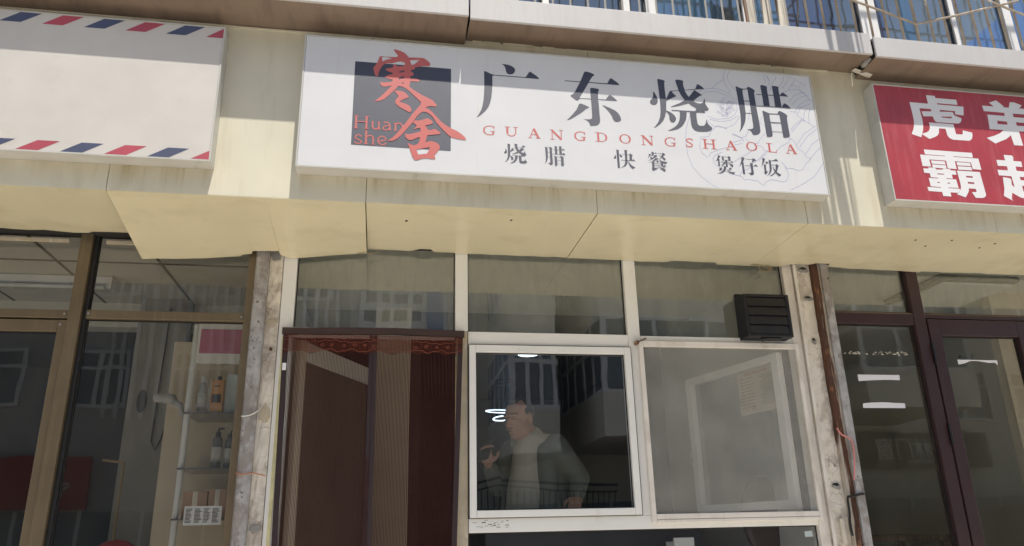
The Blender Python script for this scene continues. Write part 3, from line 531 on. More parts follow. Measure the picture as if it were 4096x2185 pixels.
DRAWING = [[15343,36193,15106,35524,14985,34845,15016,34019,15203,33322,15659,32756,16228,32306,16525,32190], [22597,34067,21929,33187,21199,32702,20438,32303], [17691,39239,17531,38913,17515,38553,17659,38150,17840,37840], [17894,39185,17746,38872,17765,38575,17991,38178,18183,37957], [19522,39301,19825,39055,19944,38704], [19697,39347,19995,39070,20195,38696], [15955,37712,16215,37880,16607,38001,17152,38018,17623,37851,17917,37582,18144,37424], [16190,37644,16475,37785,16970,37856,17443,37719,17800,37513,18086,37186,18070,36835,17893,36503,17540,36275,16883,36167,16363,36299], [16284,36065,16621,35749,17308,35686,17824,35952,18155,36437], [16452,36135,17028,36035,17635,36167,18049,36457], [16771,38015,17080,38337,17494,38599], [20041,39196,20191,38665,20023,38470], [20346,39162,20640,39249,20539,38937,20259,38551,20114,38119], [20860,39208,21094,39259,20978,38854,20696,38468], [21143,39202,21330,39128,21226,38815,20849,38361], [21354,39099,21686,39037,21523,38720,21173,38268], [21676,38975,21994,38821,21888,38509], [22051,38826,22311,38666,22128,38590], [21342,38644,21725,38556,22108,38106,22395,37770], [20682,37988,21173,38268,21697,38372,22118,38167], [21120,37548,21526,37998,22070,38223,22319,38003], [21263,37381,21727,37835,22151,38020,22400,37800], [21360,36917,21718,37418,22165,37751,22471,37716], [21512,36811,21747,37242,22356,37528], [21795,36481,21927,36961,22146,37274], [22107,36329,22164,36862,22317,37287], [21087,36954,21421,36951,21502,36752,21795,36481,22154,36275,22352,36114,22475,36182], [20974,35839,21308,36211,21748,36536], [21012,35727,21673,36414,21909,36490], [21166,34936,21722,35663,22352,36114], [21315,34832,21928,35562,22503,36009], [21576,34396,22068,35055,22576,35435], [21817,34186,22282,34670,22545,34916], [20792,35367,21090,35159,21195,34767,21539,34507,21614,34286,21873,34190], [21873,34190,21486,33828,21331,33539,21043,33438,20736,33558,20408,33538,20324,33699,20139,33910], [20316,33643,20467,33209,20308,32869,20129,32749,19448,32846,19107,32689,18973,32491,18824,32564,18686,32719,18165,32770,17949,32730,17864,32888,17712,32933], [17712,32933,17560,32978,17150,33062,16761,33311,16470,33511,16370,33778,16403,33835], [16093,33870,15808,34126,15718,34507,15831,35072,16014,35057,16283,35104,16422,35395,16602,35578,16840,35793,17355,35633], [17645,35370,18103,35176,18327,35249,18458,35428,18605,35724], [17587,35338,17894,35218,18150,35123,18202,34901], [17292,34670,17582,34858,18143,35066], [17672,34724,18114,34839], [16152,33929,16282,34158,16672,34350,17225,34554], [16350,33832,16534,34064,16925,34256], [18313,35135,18500,34922,18818,34888,18982,34899,19122,35135,19318,35376,19443,35499], [18912,34781,19176,34743,19254,34524,19355,34474], [19363,34531,19285,34357,18852,33939,18498,33694], [19472,34538,19332,34304,18898,33886], [17496,33741,18013,34051,18480,34360,18835,34608], [19956,34514,20272,34818,20748,35078,20839,35313], [17712,32933,17846,33159,18362,33465], [18813,36893,18634,36358,18709,36306], [19422,36534,19272,36233,19303,36062,19453,35958], [17367,36710,17367,36773,17423,36816,17481,36796,17481,36733,17424,36690,17367,36711], [17434,36776,17435,36839,17493,36881,17550,36858,17548,36794,17489,36753,17433,36776], [17879,37274,17929,37241,17914,37176,17851,37144,17802,37178,17817,37243,17880,37274], [17431,36471,17385,36508,17404,36572,17468,36599,17513,36561,17494,36497,17430,36471], [17497,36714,17437,36728,17430,36790,17484,36837,17544,36823,17550,36761,17496,36714], [17913,37251,17949,37205,17919,37142,17852,37126,17817,37173,17848,37236,17914,37251], [17498,37106,17463,37154,17495,37216,17561,37230,17595,37183,17563,37121,17497,37107], [17206,37300,17224,37242,17178,37188,17114,37191,17096,37249,17143,37304,17207,37299], [17508,37087,17572,37116,17619,37080,17602,37015,17538,36986,17491,37023,17509,37088], [17319,37209,17254,37208,17232,37264,17276,37321,17341,37321,17362,37265,17318,37208], [17337,36920,17323,36856,17259,36825,17211,36860,17227,36924,17290,36954,17338,36920], [17695,37197,17657,37241,17685,37305,17751,37323,17789,37278,17760,37214,17694,37197], [17843,37233,17849,37171,17795,37124,17734,37138,17729,37201,17783,37248,17843,37233], [17623,37234,17630,37299,17690,37337,17744,37310,17737,37245,17676,37207,17622,37235], [17207,37068,17141,37060,17113,37113,17151,37172,17217,37179,17244,37126,17206,37067], [17277,36435,17225,36387,17165,36399,17156,36460,17208,36508,17269,36495,17277,36434], [17789,36770,17744,36809,17765,36873,17830,36899,17874,36860,17853,36795,17788,36770], [17050,36927,17028,36983,17070,37039,17135,37040,17157,36984,17114,36928,17050,36928], [17601,36915,17607,36979,17667,37017,17721,36991,17714,36926,17654,36888,17600,36916], [17482,36454,17437,36490,17455,36555,17520,36581,17565,36544,17546,36480,17481,36454], [17076,36471,17045,36521,17080,36581,17145,36591,17176,36540,17140,36481,17075,36471], [17041,37048,16978,37018,16930,37052,16945,37117,17008,37147,17056,37112,17040,37047], [17662,36912,17711,36879,17697,36814,17634,36783,17585,36816,17600,36881,17663,36912], [17224,37035,17197,37088,17236,37147,17301,37153,17328,37100,17289,37041,17223,37036], [17606,36592,17553,36543,17492,36556,17484,36617,17536,36665,17597,36652,17605,36591], [17394,37440,17371,37375,17306,37352,17264,37393,17287,37458,17353,37480,17395,37439], [17511,37469,17465,37413,17401,37415,17382,37473,17428,37528,17492,37526,17511,37467], [17262,36456,17308,36419,17290,36356,17226,36328,17181,36365,17199,36429,17263,36456], [16930,36649,16994,36672,17037,36631,17014,36568,16949,36545,16907,36586,16931,36649], [17596,37156,17532,37161,17516,37219,17564,37273,17628,37268,17643,37209,17595,37155], [17189,36797,17182,36859,17236,36906,17296,36892,17302,36830,17248,36783,17189,36798], [17796,37031,17753,36974,17687,36973,17665,37029,17709,37086,17774,37086,17795,37030], [17650,36946,17693,36907,17672,36843,17606,36818,17563,36858,17585,36922,17651,36946], [17271,36655,17209,36624,17160,36657,17173,36721,17236,36752,17285,36719,17271,36655], [17781,36938,17720,36950,17710,37011,17763,37060,17824,37048,17833,36987,17780,36938], [17564,36837,17498,36833,17473,36887,17514,36945,17579,36949,17604,36895,17563,36837], [17426,37104,17374,37054,17312,37066,17303,37127,17355,37177,17416,37164,17425,37103], [17236,36899,17197,36840,17132,36834,17105,36887,17144,36945,17209,36951,17236,36898], [17686,36735,17732,36699,17714,36634,17650,36606,17604,36643,17622,36707,17687,36735], [16897,36584,16929,36645,16994,36659,17028,36611,16997,36550,16931,36537,16897,36585], [17467,36566,17416,36516,17355,36526,17344,36586,17394,36636,17456,36626,17467,36565], [17243,36825,17246,36763,17191,36717,17133,36735,17129,36798,17185,36842,17243,36824], [17713,37281,17664,37229,17601,37237,17588,37297,17638,37349,17700,37340,17713,37280], [17401,36595,17339,36607,17330,36668,17382,36717,17443,36705,17452,36644,17400,36595], [17460,36374,17395,36360,17360,36406,17391,36468,17457,36482,17491,36435,17460,36374], [17828,36818,17885,36861,17943,36840,17942,36776,17884,36734,17827,36756,17828,36819]]

R = random.Random(7)
# ================================================================== SETTING
struct('ground', 'asphalt', -160, 160, -320, 14, -0.25, -0.12)
struct('pavement', 'pavement', -14, 16, -3.2, 0.1, -0.13, 0.0)
kerb_bm = MB().box(-14, 16, -3.36, -3.2, -0.119, 0.02)
tag(kerb_bm.build('kerb', 'concrete'), kind='structure')

# the shop building: structure behind the cladding and the rooms behind the shop windows
FLOOR = 0.70
bld = thing('shop_building', (0, 2.5, 0), 'shop building with three fronts under a cream fascia and a flat above', 'building')
bx('plinth', 'concrete', bld, -4.4, 5.4, 0.02, 0.3, 0, FLOOR)
bx('floor_slab', 'concrete', bld, -4.4, 5.4, -0.6, 6.2, 3.36, 4.0)
bx('rear_wall', 'render_grey', bld, -4.4, 5.4, 6.1, 6.3, 0, 3.36)
bx('upper_wall', 'render_cream', bld, -4.4, 5.4, -0.30, -0.10, 5.75, 9.0)
bx('upper_wall', 'render_cream', bld, -4.4, 0.2, -0.30, -0.10, 4.0, 5.75)
bx('upper_room_wall', 'wall_light', bld, 0.2, 5.2, 2.4, 2.5, 4.0, 5.75)
bx('upper_room_ceiling', 'ceiling', bld, 0.2, 5.2, -0.1, 2.5, 5.75, 5.85)
bx('upper_sill', 'concrete', bld, 0.2, 5.2, -0.36, -0.1, 4.0, 4.13)
bx('roof', 'concrete', bld, -4.4, 5.4, -0.1, 6.2, 9.0, 9.2)
struct('floor', 'room_floor', -4.3, 5.3, 0.3, 6.1, FLOOR - 0.1, FLOOR)
# party walls
struct('wall_left_party', 'wall_light', -0.64, -0.56, 0.09, 6.1, FLOOR, 3.35)
struct('wall_right_party', 'wall_light', 2.45, 2.60, 0.09, 2.35, FLOOR, 3.35)
struct('wall_right_party_rear', 'wall_dark', 2.449, 2.60, 2.351, 6.1, FLOOR, 3.35)  # rear of the same wall, the room's dimness put into its colour
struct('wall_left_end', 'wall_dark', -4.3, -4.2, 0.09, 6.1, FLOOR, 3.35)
struct('wall_right_end', 'wall_light', 5.2, 5.3, 0.09, 6.1, FLOOR, 3.35)
# left shop room
cl = struct('ceiling_left_shop', 'ceiling', -4.2, -0.64, 0.09, 1.86, 3.28, 3.34)
for k in range(5):
    bx('ceiling_joint', 'ceiling_joint', cl, -3.9 + 0.62 * k, -3.885 + 0.62 * k, 0.1, 1.84, 3.274, 3.28)
bx('ceiling_joint', 'ceiling_joint', cl, -4.1, -0.66, 0.9, 0.915, 3.2735, 3.28)
bm_ = struct('beam_left_shop', 'wall_light', -4.2, -0.64, 1.86, 2.02, 3.10, 3.28)
vent = bx('vent_strip', 'bottle_grey', bm_, -3.9, -1.0, 1.845, 1.86, 3.14, 3.20)
for k in range(26):
    bx('vent_slot', 'dark_gap', vent, -3.85 + 0.11 * k, -3.78 + 0.11 * k, 1.838, 1.845, 3.155, 3.185)
col_ = struct('wall_left_pillar', 'concrete', -1.745, -1.410, 1.70, 1.859, FLOOR, 3.279)
ov = MB()
ov.v = [(-1.648 + 0.033 * math.cos(2 * math.pi * k / 20), 1.694, 2.525 + 0.082 * math.sin(2 * math.pi * k / 20)) for k in range(20)]
ov.f = [tuple(range(20))]
ov.build('oval_plaque', 'shop_dark', col_)
MB().tube([(-1.53, 1.69, 3.2), (-1.545, 1.69, 2.6), (-1.55, 1.69, 2.25), (-1.52, 1.69, 2.19), (-1.49, 1.69, 2.26), (-1.45, 1.69, 2.45), (-1.43, 1.69, 2.75)], 0.005, 6).build('loose_cable', 'wire_black', col_)
struct('ceiling_left_rear', 'wall_dark', -4.2, -0.64, 2.02, 6.1, 3.1, 3.16)  # shade of the deep room painted in as a dark colour
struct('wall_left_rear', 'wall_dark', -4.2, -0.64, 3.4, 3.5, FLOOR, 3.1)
# middle shop room
struct('ceiling_middle_shop', 'ceiling', -0.56, 2.45, 0.09, 1.6, 3.20, 3.26)
struct('ceiling_middle_rear', 'wall_dark', -0.56, 2.449, 1.601, 6.1, 3.20, 3.26)  # ceiling carries on, coloured dark to stand in for the dim rear
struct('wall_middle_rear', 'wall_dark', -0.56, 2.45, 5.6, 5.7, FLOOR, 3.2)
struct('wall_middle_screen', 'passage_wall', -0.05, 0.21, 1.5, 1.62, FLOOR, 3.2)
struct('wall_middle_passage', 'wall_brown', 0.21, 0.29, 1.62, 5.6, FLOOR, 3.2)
# right shop room
struct('wall_right_screen', 'wall_beige', 4.68, 5.2, 1.0, 1.08, FLOOR, 3.3)
struct('ceiling_right_shop', 'ceiling', 2.60, 5.2, 0.09, 4.6, 3.30, 3.36)
struct('wall_right_rear', 'wall_light', 2.60, 5.2, 4.5, 4.6, FLOOR, 3.3)

# ================================================================== FASCIA AND SOFFIT
SEAMS = [-3.60, -1.239, -0.098, 1.033, 2.166, 3.289, 4.70]
YF, ZS = -0.65, 3.085
fas = thing('fascia_cladding', (0.5, YF, ZS), 'cream metal fascia panels behind the three shop signs', 'cladding')
for i in range(6):
    bx('cladding_panel', 'cream', fas, SEAMS[i] + 0.0012, SEAMS[i + 1] - 0.0012, YF, YF + 0.012, ZS + 0.002, 4.10, 0.0012)
bx('backing', 'canopy_brown', fas, -3.6, 4.7, YF + 0.014, YF + 0.05, ZS + 0.02, 4.05)

sof = thing('soffit_cladding', (0.5, -0.3, ZS), 'cream soffit panels above the shop windows with one sagging at the left', 'cladding')
def soffit_panel(front, back, label=None):
    """front: two (x, z); back: list of (x, y, z) left to right; a bent sheet ruled between the two edges"""
    x0, x1 = back[0][0], back[-1][0]
    cols = []
    for i, q in enumerate(back):
        cols.append(q)
        if i + 1 < len(back):
            m = max(1, int((back[i + 1][0] - q[0]) / 0.07))
            for k in range(1, m):
                t = k / m
                cols.append((q[0] + (back[i + 1][0] - q[0]) * t, q[1] + (back[i + 1][1] - q[1]) * t + R.uniform(-.005, .004), q[2] + (back[i + 1][2] - q[2]) * t + R.uniform(-.003, .002)))
    nr = 6
    mb = MB()
    for q in cols:
        t = (q[0] - x0) / (x1 - x0)
        f = (front[0][0] + (front[1][0] - front[0][0]) * t, YF + 0.001, front[0][1] + (front[1][1] - front[0][1]) * t)
        for r_ in range(nr + 1):
            u = r_ / nr
            p = [f[c] + (q[c] - f[c]) * u for c in range(3)]
            mb.v.append((p[0], p[1], p[2]))
            mb.v.append((p[0], p[1], p[2] + 0.004))
    w = 2 * (nr + 1)
    nc = len(cols)
    for i in range(nc - 1):
        for r_ in range(nr):
            k = i * w + 2 * r_
            mb.f += [(k, k + 2, k + w + 2, k + w), (k + 1, k + w + 1, k + w + 3, k + 3)]
        k = i * w
        mb.f += [(k, k + w, k + w + 1, k + 1)]
        k = i * w + 2 * nr
        mb.f += [(k, k + 1, k + w + 1, k + w)]
    for r_ in range(nr):
        for k, in ((2 * r_,), ((nc - 1) * w + 2 * r_,)):
            mb.f += [(k, k + 1, k + 3, k + 2)]
    o = mb.build('soffit_panel', 'soffit', sof)
    if label:
        o['label'] = label
S = ZS
soffit_panel(((-3.6, S), (-1.241, S)), [(-3.6, -0.10, S + .01), (-1.70, -0.10, S + .01), (-1.57, -0.07, S + .012), (-1.50, -0.075, S + .012), (-1.47, -0.10, S + .01), (-1.241, -0.10, S + .012)])
soffit_panel(((-1.237, S - .001), (-0.100, S - .001)), [(-1.243, -0.02, 2.984), (-1.0, -0.012, 3.000), (-0.76, -0.012, 3.022), (-0.745, -0.03, 3.025), (-0.70, -0.035, 3.03), (-0.69, -0.06, 3.036), (-0.56, -0.06, 3.042), (-0.55, -0.03, 3.03), (-0.50, -0.006, 3.02), (-0.30, -0.008, 3.045), (-0.100, -0.008, 3.066)], 'sagging soffit panel with a cut slanting left end')
soffit_panel(((-0.096, S), (1.031, S)), [(-0.096, -0.008, S + .006), (0.13, -0.008, S + .004), (0.17, -0.03, S + .005), (0.19, -0.045, S + .005), (0.25, -0.045, S + .005), (0.27, -0.010, S + .003), (0.60, -0.006, S + .001), (1.031, -0.008, S)])
soffit_panel(((1.035, S - .001), (2.164, S - .001)), [(1.035, -0.004, S - .001), (1.62, -0.006, S - .004), (1.66, -0.03, S - .003), (1.93, -0.03, S - .003), (1.95, -0.004, S - .006), (2.164, -0.004, S - .008)])
soffit_panel(((2.168, S), (3.287, S)), [(2.168, -0.004, S - .006), (2.35, -0.004, S - .004), (2.42, -0.035, S + .003), (2.53, -0.035, S + .004), (2.56, -0.06, S + .005), (2.65, -0.06, S + .005), (2.655, -0.01, S + .003), (3.20, -0.006, S - .006), (3.287, -0.004, S - .008)])
soffit_panel(((3.291, S), (4.70, S)), [(3.291, -0.006, S - .001), (4.70, -0.006, S - .001)])
bx('backing', 'dark_gap', sof, -3.6, 4.7, YF + 0.05, 0.05, S + 0.03, S + 0.05)
rv = MB()
for (x, y, z) in ((0.62, -0.52, S), (0.10, -0.45, S), (2.9, -0.5, S), (3.02, -0.42, S), (3.11, -0.52, S), (3.40, -0.5, S), (3.36, -0.43, S), (-0.9, -0.55, S), (1.6, -0.25, S)):
    rv.lathe((x, y, z - 0.003), [(0.006, 0), (0.006, 0.004)], 8)
rv.build('rivet', 'dark_gap', sof)['kind'] = 'stuff'

# ================================================================== CANOPY LEDGES ABOVE THE SIGNS
def ledge(x0, x1, yf, zf, zb, ztop, label):
    t = thing('canopy_ledge', ((x0 + x1) / 2, yf, zf), label, 'canopy', 'ledge sections above the shop signs')
    bx('front_panel', 'canopy_white', t, x0, x1, yf, yf + 0.015, zf, ztop, 0.002)
    MB().slab([(x0 + .001, yf + 0.016, zf + 0.001), (x1 - .001, yf + 0.016, zf + 0.001), (x1 - .001, YF + 0.03, zb), (x0 + .001, YF + 0.03, zb)], (0, 0, 0.006)).build('soffit_panel', 'canopy_brown', t)
    bx('top_panel', 'canopy_white', t, x0, x1, yf + 0.016, -0.32, ztop - 0.012, ztop - 0.001)
    bx('end_cap', 'dark_gap', t, x0 + .003, x0 + .01, yf + 0.018, YF + 0.1, zf + 0.02, ztop - 0.014)
    bx('end_cap', 'dark_gap', t, x1 - .01, x1 - .003, yf + 0.018, YF + 0.1, zf + 0.02, ztop - 0.014)
    return t
la = ledge(-3.6, 0.371, -0.853, 4.034, 4.002, 4.165, 'leftmost pale ledge section above the blank striped sign')
lb = ledge(0.379, 2.586, -0.850, 4.022, 4.034, 4.155, 'middle pale ledge section above the white restaurant sign')
lc = ledge(2.600, 4.9, -0.860, 4.004, 3.992, 4.128, 'rightmost pale ledge section above the red sign')
trim = MB()
for i in range(60):
    x = -3.5 + i * 0.10 + R.uniform(-.03, .03)
    if x > 2.5:
        break
    w = R.uniform(.05, .16)
    z = (4.002 if x < .36 else 4.034)
    trim.box(x, x + w, YF - R.uniform(.003, .012), YF - 0.0005, z - R.uniform(.006, .013), z - 0.002)
t_ = trim.build('trim_strip', 'cream', fas)
t_['kind'] = 'stuff'
# crack at the joint between the second and third ledge: a bent batten and a lump of filler
br = thing('broken_batten', (2.60, -0.66, 3.99), 'broken pale batten sticking out of the gap between ledge sections', 'batten')
MB().slab([(2.555, -0.70, 4.012), (2.565, -0.715, 4.020), (2.665, -0.72, 3.985), (2.655, -0.70, 3.975)], (0, 0.012, 0.006)).build('strip', 'wood_pale', br)
fm = MB().ellipsoid((2.597, -0.76, 4.02), (0.02, 0.03, 0.016), seg=10, rings=7).ellipsoid((2.602, -0.79, 4.025), (0.014, 0.02, 0.012), seg=8, rings=6)
fm.build('filler', 'concrete', br)

# ================================================================== SIGN BOARDS
YS = -0.735
def sign_box(name, x0, x1, z0, z1, face, label, cat='sign'):
    t = thing(name, ((x0 + x1) / 2, YF, z0), label, cat)
    w = 0.007
    f = MB()
    f.box(x0, x1, YS - 0.002, YF - 0.001, z0, z0 + w)
    f.box(x0, x1, YS - 0.002, YF - 0.001, z1 - w, z1)
    f.box(x0, x0 + w, YS - 0.002, YF - 0.001, z0 + w + .0005, z1 - w - .0005)
    f.box(x1 - w, x1, YS - 0.002, YF - 0.001, z0 + w + .0005, z1 - w - .0005)
    f.build('frame', 'sign_edge', t)
    bx('face', face, t, x0 + w + .001, x1 - w - .001, YS, YF - 0.005, z0 + w + .001, z1 - w - .001)
    return t

def glyph(name, pieces, mat, parent, y0=YS - 0.0004, xf=None):
    mb = MB()
    for k, loops in enumerate(pieces):
        ls = [pairs(l) for l in loops]
        if xf:
            ls = [[xf(p) for p in l] for l in ls]
        flat_piece(mb, ls, y0 - 0.00012 * k)
    o = mb.build(name, mat, parent, fix=False)
    return o

# --- blank sign with airmail stripes
s1 = sign_box('blank_signboard', -3.4, -0.792, 3.213, 3.930, 'sign_ivory', 'blank ivory signboard with red and navy slanted stripes along its edges')
zt0, zt1, zb0, zb1 = 3.8680, 3.9225, 3.2145 + .007, 3.2705
for k in range(-8, 6):
    xc = -0.8767 - 0.1796 * (4 - k) - 0.0
    mat = 'stripe_navy' if k % 2 == 0 else 'stripe_red'
    xl = xc - 0.181
    mb = MB()
    if xl < -3.35:
        continue
    if k < 5:
        flat_piece(mb, [[(xl + 0.0815, zt1), (xl + 0.172, zt1), (xl + 0.089, zt0), (xl, zt0)]], YS - 0.0006)
    else:
        flat_piece(mb, [[(-0.7995, zt1), (-0.7995, zt0), (-0.8767, zt0)]], YS - 0.0006)
    mb.build('stripe', mat, s1, fix=False)
    mb = MB()
    if k < 5:
        flat_piece(mb, [[(xl + 0.080, zb1), (xl + 0.170, zb1), (xl + 0.0885, zb0), (xl - .002, zb0)]], YS - 0.0006)
    else:
        flat_piece(mb, [[(-0.7995, zb1 - .004), (-0.7995, zb0), (-0.877, zb0)]], YS - 0.0006)
    mb.build('stripe', mat, s1, fix=False)

# --- white restaurant sign
s2 = sign_box('restaurant_signboard', -0.4205, 2.262, 3.213, 3.930, 'sign_white', 'white restaurant signboard with navy characters and a red logo on a dark square')
mb = MB(); flat_piece(mb, [[(-0.1752, 3.7980), (0.2945, 3.7970), (0.2945, 3.3372), (-0.1752, 3.3400)]], YS - 0.0005)
mb.build('logo_square', 'ink_navy', s2, fix=False)
for k in ('han', 'she'):
    glyph('character', GLYPHS[k], 'ink_red', s2, YS - 0.0012 - (0.0004 if k == 'she' else 0))
for k in ('guang', 'dong', 'shao', 'la'):
    glyph('character', GLYPHS[k], 'ink_navy', s2)
def fit(src, dst):
    def f(p):
        return (dst[0] + (p[0] * 1e4 - src[0]) / (src[1] - src[0]) * (dst[1] - dst[0]), dst[2] + (p[1] * 1e4 - src[2]) / (src[3] - src[2]) * (dst[3] - dst[2]))
    return f
glyph('character', GLYPHS['shao'], 'ink_navy', s2, xf=fit((13254, 16524, 35285, 38383), (0.5540, 0.6666, 3.2915, 3.3985)))
glyph('character', GLYPHS['la'], 'ink_navy', s2, xf=fit((18012, 21172, 35317, 38471), (0.7545, 0.8610, 3.2915, 3.4000)))
for k in ('kuai', 'can', 'bao', 'zai', 'fan'):
    glyph('character', GLYPHS[k], 'ink_navy', s2)
for ch, strokes in STROKE_LETTERS.items():
    mb = MB()
    for i, (w, p) in enumerate(strokes):
        ribbon(mb, pairs(p), w * 1e-4, YS - 0.0011 - 0.0001 * i)
    mb.build('letter', 'ink_red', s2, fix=False)
ell = [(0.5 + 0.43 * math.cos(a), 0.5 + 0.46 * math.sin(a)) for a in [2 * math.pi * k / 24 for k in range(24)]]
ROMAN = {
 'G': [(.10, [(.93, .78), (.8, .93), (.55, .97), (.3, .9), (.14, .7), (.1, .48), (.16, .22), (.34, .05), (.55, .03), (.78, .06), (.86, .12)]), (.15, [(.2, .8), (.11, .6), (.11, .38), (.2, .17)]), (.17, [(.84, .04), (.84, .38)]), (.05, [(.6, .4), (1, .4)]), (.05, [(.92, .64), (.92, .97)])],
 'U': [(.2, [(.2, 1), (.2, .28)]), (.10, [(.2, .35), (.25, .12), (.48, .04), (.7, .1), (.82, .35), (.82, 1)]), (.05, [(0, .98), (.4, .98)]), (.05, [(.65, .98), (1, .98)])],
 'A': [(.08, [(.13, 0), (.47, 1)]), (.21, [(.47, .98), (.84, 0)]), (.07, [(.25, .36), (.66, .36)]), (.05, [(0, .02), (.33, .02)]), (.05, [(.6, .02), (1, .02)])],
 'N': [(.08, [(.17, 0), (.17, 1)]), (.2, [(.15, .97), (.83, .05)]), (.08, [(.85, 0), (.85, 1)]), (.05, [(0, .98), (.25, .98)]), (.05, [(.02, .02), (.34, .02)]), (.05, [(.68, .98), (1, .98)])],
 'D': [(.2, [(.24, 0), (.24, 1)]), (.08, [(.2, .96), (.55, .95), (.8, .8), (.89, .5), (.8, .2), (.55, .05), (.2, .04)]), (.17, [(.80, .78), (.87, .5), (.80, .22)]), (.05, [(0, .98), (.3, .98)]), (.05, [(0, .02), (.3, .02)])],
 'O': [(.09, ell), (.16, [(.2, .8), (.11, .6), (.11, .4), (.2, .2)]), (.16, [(.8, .8), (.89, .6), (.89, .4), (.8, .2)])],
 'S': [(.13, [(.9, .75), (.85, .9), (.55, .95), (.25, .9), (.16, .74), (.3, .58), (.65, .45), (.84, .27), (.75, .1), (.45, .05), (.15, .1), (.08, .28)])],
 'H': [(.19, [(.2, 0), (.2, 1)]), (.19, [(.8, 0), (.8, 1)]), (.07, [(.2, .52), (.8, .52)])] + [(.05, [(x, z), (x + .38, z)]) for x in (0.01, .61) for z in (.02, .98)],
 'L': [(.2, [(.28, 0), (.28, 1)]), (.07, [(.05, .03), (.95, .03)]), (.06, [(.9, .02), (.97, .3)]), (.05, [(.02, .98), (.55, .98)])]}
for (c, x0, x1, z0, z1) in ROMAN_ROW:
    mb = MB()
    W, H = (x1 - x0) * 1e-4, (z1 - z0) * 1e-4
    for i, (w, p) in enumerate(ROMAN[c]):
        ribbon(mb, [(x0 * 1e-4 + a * W, z0 * 1e-4 + b * H) for a, b in p], w * H, YS - 0.0005 - 0.0001 * i, closed=(p is ell))
    mb.build('letter', 'ink_red', s2, fix=False)
mb = MB()
for i, l in enumerate(DRAWING):
    ribbon(mb, pairs(l), 0.0021 if i < 52 else 0.0012, YS - 0.00025 - 0.000003 * i)
d_ = mb.build('line_drawing', 'ink_line', s2, fix=False)
d_['label'] = 'pale blue line drawing of dishes and sliced meat'

# --- red sign
s3 = sign_box('red_signboard', 2.632, 4.7, 3.206, 3.914, 'sign_red', 'red signboard with heavy white characters at the right edge')
for k in ('hu', 'ba', 'di', 'zhao'):
    glyph('character', GLYPHS[k], 'ink_white', s3)

# ================================================================== STOREFRONTS
def frame_bar(parent, mat, name, x0, x1, z0, z1, y0=0.0, y1=0.06, bevel=0.003):
    return bx(name, mat, parent, x0, x1, y0, y1, z0, z1, bevel)
def pane(parent, mat, x0, x1, z0, z1, y=0.035, name='pane'):
    p = bx(name, mat, parent, x0 + .0005, x1 - .0005, y, y + 0.005, z0 + .0005, z1 - .0005)
    g = MB()
    w = 0.006
    for (a, b, c, d) in ((x0, x0 + w, z0, z1), (x1 - w, x1, z0, z1), (x0 + w, x1 - w, z0, z0 + w), (x0 + w, x1 - w, z1 - w, z1)):
        g.box(a + .0006, b - .0002, y - 0.006, y - 0.001, c + .0006, d - .0006)
    g.build('gasket', 'gasket', p)
    return p

# --- middle shop
c = thing('restaurant_shopfront', (0.95, 0, FLOOR), 'white framed restaurant shopfront with curtained doorway and two windows', 'shopfront')
frame_bar(c, 'white_frame', 'jamb', -0.535, -0.464, FLOOR, 3.14)
frame_bar(c, 'white_frame', 'mullion', 0.390, 0.459, 2.640, 3.14)
bx('sealant_bead', 'yellow_sealant', c, -0.5135, -0.497, -0.008, -0.0005, FLOOR, 2.59)
bx('sealant_bead', 'yellow_sealant', c, 0.392, 0.3975, -0.006, 0.03, FLOOR, 2.5)
frame_bar(c, 'putty', 'door_jamb', 0.398, 0.457, FLOOR, 2.639, 0.004)
frame_bar(c, 'white_frame', 'mullion', 1.366, 1.437, 1.669, 3.14)
frame_bar(c, 'old_frame', 'jamb', 2.366, 2.427, FLOOR, 3.14)
frame_bar(c, 'white_frame', 'transom', 0.460, 1.365, 2.564, 2.638)
frame_bar(c, 'white_frame', 'transom', 1.438, 2.365, 2.602, 2.634)
frame_bar(c, 'white_frame', 'transom', -0.463, 0.389, 2.600, 2.643)
frame_bar(c, 'white_frame', 'sill_rail', 0.460, 2.365, 1.599, 1.668)
frame_bar(c, 'white_frame', 'sill_rail', 0.460, 2.365, FLOOR, 0.76)
pane(c, 'pane_transom', -0.463, 0.389, 2.644, 3.13)
pane(c, 'pane_transom', 0.460, 1.365, 2.639, 3.13)
pane(c, 'pane_transom', 1.438, 2.365, 2.635, 3.13)
pane(c, 'pane_clear', 0.460, 2.365, 0.761, 1.598)
bx('inner_jamb', 'curtain_border', c, 2.335, 2.447, 0.075, 0.088, 1.60, 2.60)
# opening sash
sash = bx('window_sash', 'white_frame', c, 0.463, 0.500, -0.014, 0.045, 1.670, 2.563, 0.003)
for (a, b, p, q) in ((1.333, 1.370, 1.670, 2.563), (0.5005, 1.3325, 1.670, 1.706), (0.5005, 1.3325, 2.523, 2.563)):
    bx('sash_rail', 'white_frame', sash, a, b, -0.014, 0.045, p, q, 0.003)
pane(sash, 'pane_clear', 0.5005, 1.3325, 1.7065, 2.5225, 0.012)
g_ = MB().box(1.3704, 1.3724, -0.0135, -0.001, 1.669, 2.564).box(0.4605, 0.4625, -0.0135, -0.001, 1.669, 2.564).box(0.4630, 1.3700, -0.0135, -0.001, 2.5632, 2.5652).box(0.4630, 1.3700, -0.0135, -0.001, 1.6676, 1.6696)
g_.build('sash_shadow_gap', 'gasket', sash)  # black strips stand in for the shadow gap around the sash
